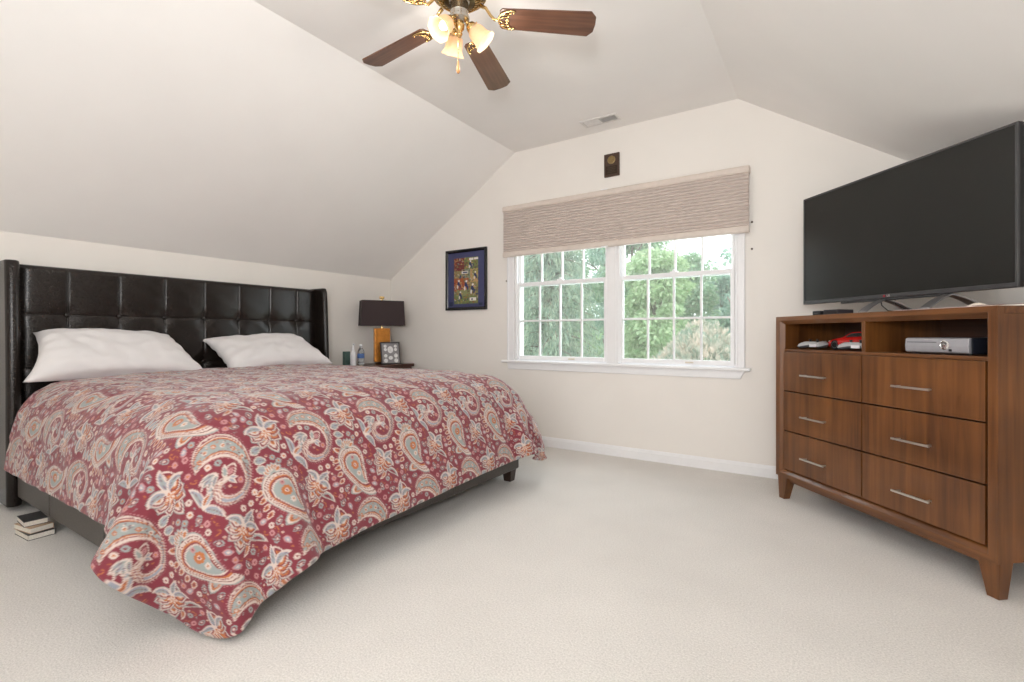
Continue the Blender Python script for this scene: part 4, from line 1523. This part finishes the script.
for k, (az, tilt) in enumerate(((146, 52), (40, 44), (258, 46))):
    a, tl_ = math.radians(az), math.radians(tilt)
    d = Vector((math.cos(a) * math.cos(tl_), math.sin(a) * math.cos(tl_), -math.sin(tl_)))
    p0 = Vector((FX + .030 * math.cos(a), FY + .030 * math.sin(a), 2.515))
    p1 = Vector((FX + .050 * math.cos(a), FY + .050 * math.sin(a), 2.497))
    mb = MB()
    mb.tube([p0, (p0 + p1) / 2 + Vector((0, 0, .004)), p1], .009, 10)
    D4 = TR(*p1) @ look_axis(d) @ Matrix.Scale(.90, 4)
    mb.lathe([(.0, -.012), (.016, -.010), (.026, .0), (.030, .012), (.030, .030), (.028, .032)], 24, D4)
    for q in range(3):
        mb.sphere((.034 * math.cos(q * 2.1), .034 * math.sin(q * 2.1), .018), .005, 5, D4)
    arm = mb.build('lamp_arm', M_BRASS, fan, smooth=50)
    mb = MB()
    # tulip glass with a gently fluted, flaring rim
    rings = []
    prof = [(.026, .014), (.030, .022), (.041, .036), (.046, .056), (.047, .078), (.050, .096), (.058, .112), (.0655, .120)]
    for j, (r, z) in enumerate(prof + [(r - .003, z - .0008) for r, z in prof[::-1]]):
        jj = j if j < 8 else 15 - j
        am = .035 * max(0, (jj - 4) / 3.0)
        rings.append([(r * (1 + am * math.cos(8 * 2 * PI * q / 48)) * math.cos(2 * PI * q / 48), r * (1 + am * math.cos(8 * 2 * PI * q / 48)) * math.sin(2 * PI * q / 48), z) for q in range(48)])
    mb.loft(rings, cap=False, T=D4)
    mb.build('glass_shade', m_shade, fan, smooth=True)
    mb = MB()
    mb.lathe([(.0, .012), (.012, .014), (.012, .034), (.017, .044), (.023, .060), (.024, .072), (.019, .085), (.010, .093), (.0, .095)], 20, D4)
    mb.build('bulb', M_BULB, fan, smooth=True)
    ld = bpy.data.lights.new('fan_bulb_light', 'POINT')
    ld.energy, ld.color, ld.shadow_soft_size = 3.0, (1.0, .93, .85), .04
    lo = bpy.data.objects.new('fan_bulb_light', ld)
    COL.objects.link(lo)
    lo.location = p1 + d * .19
mb = MB()
mb.lathe([(.0, 2.508), (.020, 2.506), (.026, 2.494), (.022, 2.474), (.012, 2.462), (.016, 2.452), (.010, 2.440), (.0, 2.436)], 24, FT)
mb.build('finial', M_BRASS, fan, smooth=True)
mb = MB()
px_, py_ = FX + .022, FY - .036
mb.tube([(px_, py_, 2.54), (px_ + .002, py_ - .004, 2.48), (px_, py_, 2.298)], .0016, 6)
for q in range(16):
    mb.sphere((px_, py_, 2.302 + q * .010), .0026, 4)
mb.build('pull_chain', M_BRASS, fan, smooth=True)
mb = MB()
mb.lathe([(.0, 2.240), (.006, 2.241), (.0095, 2.251), (.0085, 2.267), (.005, 2.284), (.0035, 2.298), (.0, 2.299)], 16, TR(px_, py_, 0))
mb.build('chain_knob', mat('honey_wood_knob', (.55, .27, .10), .35, noise=.15), fan, smooth=True)

# ------------------------------------------------------------------ dresser (own frame: x right along the front, y to the back, z up)
DO, DROT = (.127, 2.976, 0), math.radians(-48.21)
D = thing('dresser', DO, 'reddish brown media dresser with six drawers and open cubbies across the corner', 'dresser', rotz=DROT, local=True)
HX, DD, ZB, ZT = .605, .47, .140, 1.111


def fring(ix, iz, y):
    return [(-HX + ix, y, ZB + iz), (HX - ix, y, ZB + iz), (HX - ix, y, ZT - iz), (-HX + ix, y, ZT - iz)]


mb = MB()
mb.loft([fring(0, 0, .03), fring(0, 0, 0), fring(.034, .024, 0), fring(.050, .046, .026), fring(.050, .046, .06)], cap=False)
mb.m = [1 if k % 4 in (1, 3) else 0 for k in range(len(mb.f))]
mb.build('face_frame', [M_DRESSER_H, M_DRESSER], D, bevel=.0015)
mb = MB()
mb.box(-HX, -HX + .03, .03, DD, ZB, ZT - .03)
mb.build('side_panel', M_DRESSER, D)
MB().box(HX - .03, HX, .03, DD, ZB, ZT - .03).build('side_panel', M_DRESSER, D)
mb = MB()
mb.box(-HX, HX, .03, DD, ZT - .03, ZT)
mb.build('top', M_DRESSER_H, D, bevel=.002)
mb = MB()
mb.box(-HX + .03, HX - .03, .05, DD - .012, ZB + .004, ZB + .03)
mb.build('bottom_panel', M_DRESSER_SHADED, D)
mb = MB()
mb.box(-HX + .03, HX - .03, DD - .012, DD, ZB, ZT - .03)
mb.build('back_panel', M_DRESSER_SHADED, D)
mb = MB()
mb.box(-HX + .03, HX - .03, .022, DD - .012, .900, .916)
mb.build('shelf', M_DRESSER_H, D, bevel=.0015)
mb = MB()
mb.box(-.011, .011, .022, DD - .012, .916, 1.0805)
mb.build('cubby_divider', M_DRESSER, D, bevel=.0015)
rows = [(.1905, .4185), (.4255, .6585), (.6655, .8985)]
for z0, z1 in rows:
    for x0, x1 in ((-.5525, -.0035), (.0035, .5525)):
        mb = MB()
        mb.box(x0, x1, .012, .032, z0, z1)
        mb.box(x0 + .02, x1 - .02, .032, .40, z0 + .01, z1 - .03)
        dr = mb.build('drawer', M_DRESSER, D, bevel=.0015)
        mb = MB()
        xc = (x0 + x1) / 2 + (-.02 if x0 < 0 else -.005)
        zc = (z0 + z1) / 2 - .015
        mb.box(xc - .088, xc + .088, -.020, -.012, zc - .0045, zc + .0045)
        for s in (-1, 1):
            mb.box(xc + s * .070 - .004, xc + s * .070 + .004, -.013, .013, zc - .004, zc + .004)
        mb.build('handle', M_STEEL, dr, bevel=.0015)
for sx in (-1, 1):
    for front in (True, False):
        mb = MB()
        y0, y1 = (.012, .075) if front else (DD - .075, DD - .012)
        xo = sx * (HX - .002)
        xi_t, xi_b = sx * (HX - .082), sx * (HX - .050)
        yi = (y1 - .022) if front else (y0 + .022)
        ya, yb = (y0, y1) if front else (y0, y1)
        bot = [(xo - sx * .006, y0 + (.004 if front else .018), 0), (xi_b, y0 + (.004 if front else .018), 0), (xi_b, y1 - (.018 if front else .004), 0), (xo - sx * .006, y1 - (.018 if front else .004), 0)]
        top = [(xo, y0, ZB), (xi_t, y0, ZB), (xi_t, y1, ZB), (xo, y1, ZB)]
        mb.loft([bot, top])
        mb.build('leg', M_DRESSER, D, bevel=.002)
mb = MB()
mb.box(-HX + .08, HX - .08, .03, .048, ZB - .028, ZB)
mb.build('lower_apron', M_DRESSER_H, D, bevel=.002)

DM = TR(*DO) @ R3('Z', DROT)


def on_dresser(x, y, z):
    return tuple(DM @ Vector((x, y, z)))


def dthing(name, x, y, z, label, cat, group=None, rot=0.0):
    return thing(name, on_dresser(x, y, z), label, cat, group, DROT + rot, local=True)


# ------------------------------------------------------------------ television
tv = dthing('television', -.034, .195, ZT + .0005, 'large flat black television standing on top of the dresser', 'television')
TX0, TX1, TZ0, TZ1 = -.572, .568, .078, .734
M_BEZEL = mat('dark_gunmetal_bezel', (.075, .075, .078), .35, .4, noise=.05)
mb = MB()
mb.box(TX0, TX1, .004, .030, TZ0, TZ1)
mb.box(TX0 + .15, TX1 - .15, .030, .055, TZ0 + .04, TZ0 + .40)
mb.build('back_shell', M_BLACK, tv, bevel=.004)
mb = MB()
bz, bb = .010, .020


def tring(i, ib, y):
    return [(TX0 + i, y, TZ0 + ib), (TX1 - i, y, TZ0 + ib), (TX1 - i, y, TZ1 - i), (TX0 + i, y, TZ1 - i)]


mb.loft([tring(0, 0, .020), tring(0, 0, -.002), tring(.002, .002, -.005), tring(bz - .001, bb - .001, -.005), tring(bz, bb, -.001)], cap=False)
mb.build('bezel', M_BEZEL, tv)
MB().box(TX0 + bz - .002, TX1 - bz + .002, -.0015, .004, TZ0 + bb - .002, TZ1 - bz + .002).build('screen', mat('dark_screen', (.012, .0125, .011), .25, noise=.03, spec=.45), tv)
mb = MB()
mb.lathe([(.0, 0), (.006, 0), (.0055, .0012), (.0, .0014)], 18, TR(-.014, -.0052, TZ0 + .010) @ R3('X', PI / 2))
mb.build('red_emblem', mat('red_enamel', (.45, .02, .03), .3), tv)


def lettering(name, txt, size, T4, m, parent, thick=.0006):
    cu = bpy.data.curves.new(name, 'FONT')
    cu.body, cu.size, cu.extrude = txt, size, thick
    cu.align_x, cu.align_y = 'CENTER', 'CENTER'
    to = bpy.data.objects.new(name, cu)
    COL.objects.link(to)
    me = bpy.data.meshes.new_from_object(to.evaluated_get(bpy.context.evaluated_depsgraph_get()))
    bpy.data.objects.remove(to)
    me.transform(T4)
    me.materials.clear()
    me.materials.append(m)
    o = bpy.data.objects.new(name, me)
    COL.objects.link(o)
    o.parent = parent
    return o


lettering('logo_letters', 'LG', .015, TR(.010, -.0056, TZ0 + .010) @ R3('X', PI / 2), mat('pale_letters', (.6, .55, .55), .4), tv)
mb = MB()
mb.box(-.30, .30, .006, .024, TZ0 - .012, TZ0 + .004)
mb.build('stand_bar', M_BEZEL, tv, bevel=.004)
for xa in (-.035, .290):
    mb = MB()
    for yb_ in (-.115, .145):
        p0 = Vector((xa, .014, TZ0 - .006))
        p1 = Vector((xa + (.0 if yb_ < 0 else .035), yb_, .005))
        rings = []
        for tt in np.linspace(0, 1, 9):
            p = p0.lerp(p1, tt)
            p.z += .016 * math.sin(PI * tt) * .5
            wd, hh = .018 + .007 * tt, .0045
            rings.append([(p.x - wd, p.y, p.z - hh), (p.x + wd, p.y, p.z - hh), (p.x + wd, p.y, p.z + hh), (p.x - wd, p.y, p.z + hh)])
        mb.loft(rings)
    mb.build('stand_leg', mat('satin_silver', (.42, .42, .44), .3, .9), tv, bevel=.002)
for xs, dxx in ((-.10, .10), (-.02, .16)):
    mb = MB()
    mb.tube([(xs, .05, TZ0 + .06), (xs + .01, .060, .045), (xs + dxx * .4, .066, .016), (xs + dxx, .10, .004), (xs + dxx + .05, .22, .004)], .0026, 8)
    mb.build('power_cord', M_BLACK, tv, smooth=True)

# little boxes on top, left of the stand
o = dthing('media_player', -.318, .060, ZT + .0005, 'small black box at the left end of the dresser top', 'media player')
MB().box(-.028, .028, -.028, .028, 0, .024).build('case', M_BLACK, o, bevel=.004)
MB().box(-.012, .012, -.0292, -.0278, .008, .012).build('front_light', mat('dark_screen_strip', (.10, .10, .11), .3), o)
o = dthing('receiver_box', -.222, .085, ZT + .0005, 'flat dark receiver box beside the small black box on the dresser top', 'receiver', rot=.15)
MB().box(-.044, .044, -.055, .055, 0, .026).build('case', mat('dark_violet_grey_plastic', (.030, .026, .034), .4), o, bevel=.003)
MB().box(-.040, .040, -.0562, -.0545, .004, .020).build('front_panel', M_BLACK, o)

# papers and a booklet at the right end
o = dthing('loose_paper', .33, .050, ZT + .0005, 'pale pink sheet of paper lying at the front right of the dresser top', 'paper', rot=-.02)
MB().box(-.15, .20, -.05, .06, 0, .0012).build('sheet', mat('pale_pink_paper', (.80, .66, .66), .8, noise=.05), o)
o = dthing('folded_paper', .44, .12, ZT + .0005, 'cream folded paper on the dresser beside the right stand leg', 'paper', rot=.5)
mb = MB()
mb.prism([(-.035, 0), (.045, 0), (.045, .003), (.015, .020), (-.005, .018), (-.035, .002)], 1, -.03, .03)
mb.build('sheet', mat('cream_paper', (.70, .64, .54), .8, noise=.05), o)
bk_ = dthing('magazine', .545, .21, ZT + .0005, 'dark red magazine lying at the right end of the dresser top', 'magazine', rot=.1)
MB().box(-.10, .07, -.12, .10, 0, .006).build('pages', mat('paper_pages', (.74, .70, .62), .9), bk_)
MB().box(-.102, .072, -.122, .102, .0062, .008).build('cover', mat('dark_red_cover', (.13, .03, .035), .35, noise=.3, scale=25), bk_)

# ------------------------------------------------------------------ inside the cubbies
SZ = .9165
con = dthing('game_console', .325, .195, SZ, 'silver and white game console in the right cubby of the dresser', 'game console')
M_CON = mat('silver_console_plastic', (.40, .40, .43), .38, .3, noise=.03)
mb = MB()
mb.box(-.135, .135, -.120, .13, .004, .072)
mb.build('body', mat('black_console_shell', (.014, .016, .024), .35), con, bevel=.005)
mb = MB()
mb.prism([(-.125, .004), (-.139, .010), (-.142, .036), (-.138, .068), (-.125, .073)], 0, -.136, .136)
mb.build('front_panel', M_CON, con, bevel=.003)
mb = MB()
mb.box(-.125, .006, -.1424, -.139, .050, .054)
mb.build('disc_slot', mat('slot_grey', (.16, .16, .17), .4), con)
mb = MB()
mb.lathe([(.020, -.002), (.020, .003), (.016, .005), (.014, .003), (.008, .003), (.0, .004)], 28, TR(.040, -.139, .041) @ R3('X', PI / 2))
mb.build('power_button', mat('bright_chrome', (.85, .85, .85), .15, 1), con, smooth=40)
mb = MB()
mb.box(.058, .070, -.1424, -.136, .014, .024)
mb.build('port_door', M_BLACK, con, bevel=.001)
for x in (-.11, .11):
    for y in (-.10, .11):
        mb = MB()
        mb.lathe([(.010, 0), (.010, .005)], 12, TR(x, y, 0))
        mb.build('foot', M_BLACK, con)
o = dthing('white_carton', .500, .385, SZ, 'cream box standing behind the game console in the right cubby', 'box')
mb = MB()
mb.box(-.035, .035, -.05, .05, 0, .088)
mb.build('carton', mat('cream_card', (.66, .60, .50), .7, noise=.05), o, bevel=.002)


def gamepad(x, y, rot, label):
    g = dthing('game_controller', x, y, SZ, label, 'game controller', 'game controllers in the left cubby', rot)
    # outline seen from above, grips towards the viewer
    pts = [(0, .030), (.030, .034), (.055, .030), (.072, .008), (.077, -.030), (.070, -.056), (.056, -.060), (.044, -.040), (.028, -.020), (0, -.016)]
    pts += [(-px, py) for px, py in pts[-2:0:-1]]
    n = len(pts)
    dense = []
    for i in range(n):
        p0, p1, p2, p3 = [np.array(pts[(i + q) % n]) for q in (-1, 0, 1, 2)]
        for tt in (0, .33, .66):
            dense.append(.5 * (2 * p1 + (p2 - p0) * tt + (2 * p0 - 5 * p1 + 4 * p2 - p3) * tt ** 2 + (3 * p1 - p0 - 3 * p2 + p3) * tt ** 3))
    dense = np.array(dense)

    def shell(zc, amp, s0):
        rings = []
        for s in np.linspace(0, .92, 7):
            h = amp * math.sqrt(max(0, 1 - (1 - s) ** 2))
            sc = []
            for q in dense:
                spine = np.array([max(-.055, min(.055, q[0])) * .95, q[1] * .35 + .006])
                r = q + (spine - q) * s
                sc.append((r[0], r[1], zc + h - .010 * max(0, -r[1] - .01) / .05))
            rings.append(sc)
        return rings
    mb = MB()
    mb.loft(shell(.028, .018, 1))
    mb.build('top_shell', mat('silver_white_plastic', (.46, .46, .47), .35, noise=.03), g, smooth=50)
    mb = MB()
    mb.loft([[(a, b2, c) for a, b2, c in r] for r in shell(.0275, -.0165, 1)])
    mb.build('lower_grip', mat('dark_grey_plastic', (.07, .075, .08), .4), g, smooth=50)
    for sx, sy in ((-.042, .010), (.022, -.008)):
        mb = MB()
        mb.lathe([(.009, .042), (.006, .046), (.006, .052), (.0095, .055), (.0085, .058), (.0, .0575)], 16, TR(sx, sy, 0))
        mb.build('thumbstick', M_BLACK, g, smooth=40)
    for k in range(4):
        mb = MB()
        mb.lathe([(.0038, .044), (.0038, .0495), (.0, .050)], 10, TR(.046 + .009 * math.cos(k * PI / 2), .012 + .009 * math.sin(k * PI / 2), 0))
        mb.build('button', mat('pad_grey', (.25, .25, .26), .4), g, smooth=40)
    mb = MB()
    mb.box(-.022, .022, -.022, -.0145, .014, .030)
    mb.build('battery_plate', mat('white_plastic', (.8, .8, .8), .4), g, bevel=.002)
    for s in (-1, 1):
        mb = MB()
        mb.loft([[(s * (.028 + dx), .030 + dy, .026 + dz) for dx, dy, dz in ring] for ring in (
            [(0, 0, 0), (.026, -.002, 0), (.026, -.002, .014), (0, 0, .014)], [(.002, .012, .002), (.022, .010, .002), (.022, .010, .012), (.002, .012, .012)])])
        mb.build('trigger', mat('pad_grey', (.25, .25, .26), .4), g, bevel=.002)
    return g


gamepad(-.385, .085, math.radians(8), 'silver game controller at the left side of the left cubby, clear of the divider')
gamepad(-.098, .085, math.radians(12), 'silver game controller beside the divider in the left cubby, in front of the red car')

# red toy sports car, length along its own x
car = dthing('toy_car', -.215, .215, SZ, 'red toy sports car behind the two controllers in the left cubby', 'toy car', rot=math.radians(6))
car.scale = (1.18, 1.12, 1.2)
M_RED = mat('glossy_red_paint', (.62, .016, .012), .2, noise=.05, coat=.6)
mb = MB()
prof = [(-.135, .022, .030, .046), (-.128, .016, .040, .054), (-.105, .014, .050, .058), (-.07, .013, .057, .059), (-.03, .013, .060, .058), (.02, .013, .062, .058),
        (.06, .013, .064, .060), (.10, .014, .064, .060), (.125, .018, .062, .056), (.133, .026, .058, .050)]
rings = []
for x, zl, zh, hw in prof:
    rings.append([(x, -hw * .92, zl), (x, -hw, zl + (zh - zl) * .35), (x, -hw * .95, zl + (zh - zl) * .75), (x, -hw * .78, zh), (x, hw * .78, zh),
                  (x, hw * .95, zl + (zh - zl) * .75), (x, hw, zl + (zh - zl) * .35), (x, hw * .92, zl)])
mb.loft(rings)
body = mb.build('body', M_RED, car, smooth=35, bevel=.002)
mb = MB()
mb.loft([[(x, -hw, z), (x, hw, z), (x + .001, hw, z - .006), (x + .001, -hw, z - .006)] for x, hw, z in ((-.052, .046, .060), (-.015, .038, .082), (.030, .038, .085), (.085, .044, .066))])
mb.build('cabin_roof', M_RED, car, smooth=35, bevel=.002)
mb = MB()
mb.loft([[(x, -hw, .058), (x, hw, .058), (x, hw * .96, z), (x, -hw * .96, z)] for x, hw, z in ((-.046, .0455, .0595), (-.014, .0405, .078), (.030, .0405, .080), (.075, .0445, .064))])
mb.build('windows', mat('dark_car_glass', (.012, .012, .014), .1), car)
mb = MB()
mb.box(.105, .130, -.050, .050, .083, .087)
mb.box(.112, .122, -.040, -.036, .060, .084)
mb.box(.112, .122, .036, .040, .060, .084)
mb.build('rear_wing', M_RED, car, bevel=.0015)
for x in (-.085, .085):
    for s in (-1, 1):
        mb = MB()
        T4 = TR(x, s * .050, .0235) @ R3('X', PI / 2)
        mb.lathe([(.0, -.009), (.018, -.009), (.023, -.006), (.023, .006), (.018, .009), (.0, .009)], 24, T4)
        wh = mb.build('wheel', mat('black_rubber', (.012, .012, .012), .7), car, smooth=40)
        mb = MB()
        mb.lathe([(.015, -.0095), (.015, .0095), (.010, .0080), (.0, .0082)], 16, T4)
        mb.build('rim', mat('rim_grey', (.45, .46, .48), .3, .8), wh, smooth=40)
for s in (-1, 1):
    mb = MB()
    mb.box(-.134, -.120, s * .030 - .010, s * .030 + .010, .036, .043)
    mb.build('headlight', mat('pale_lens', (.75, .75, .72), .1), car, bevel=.002)
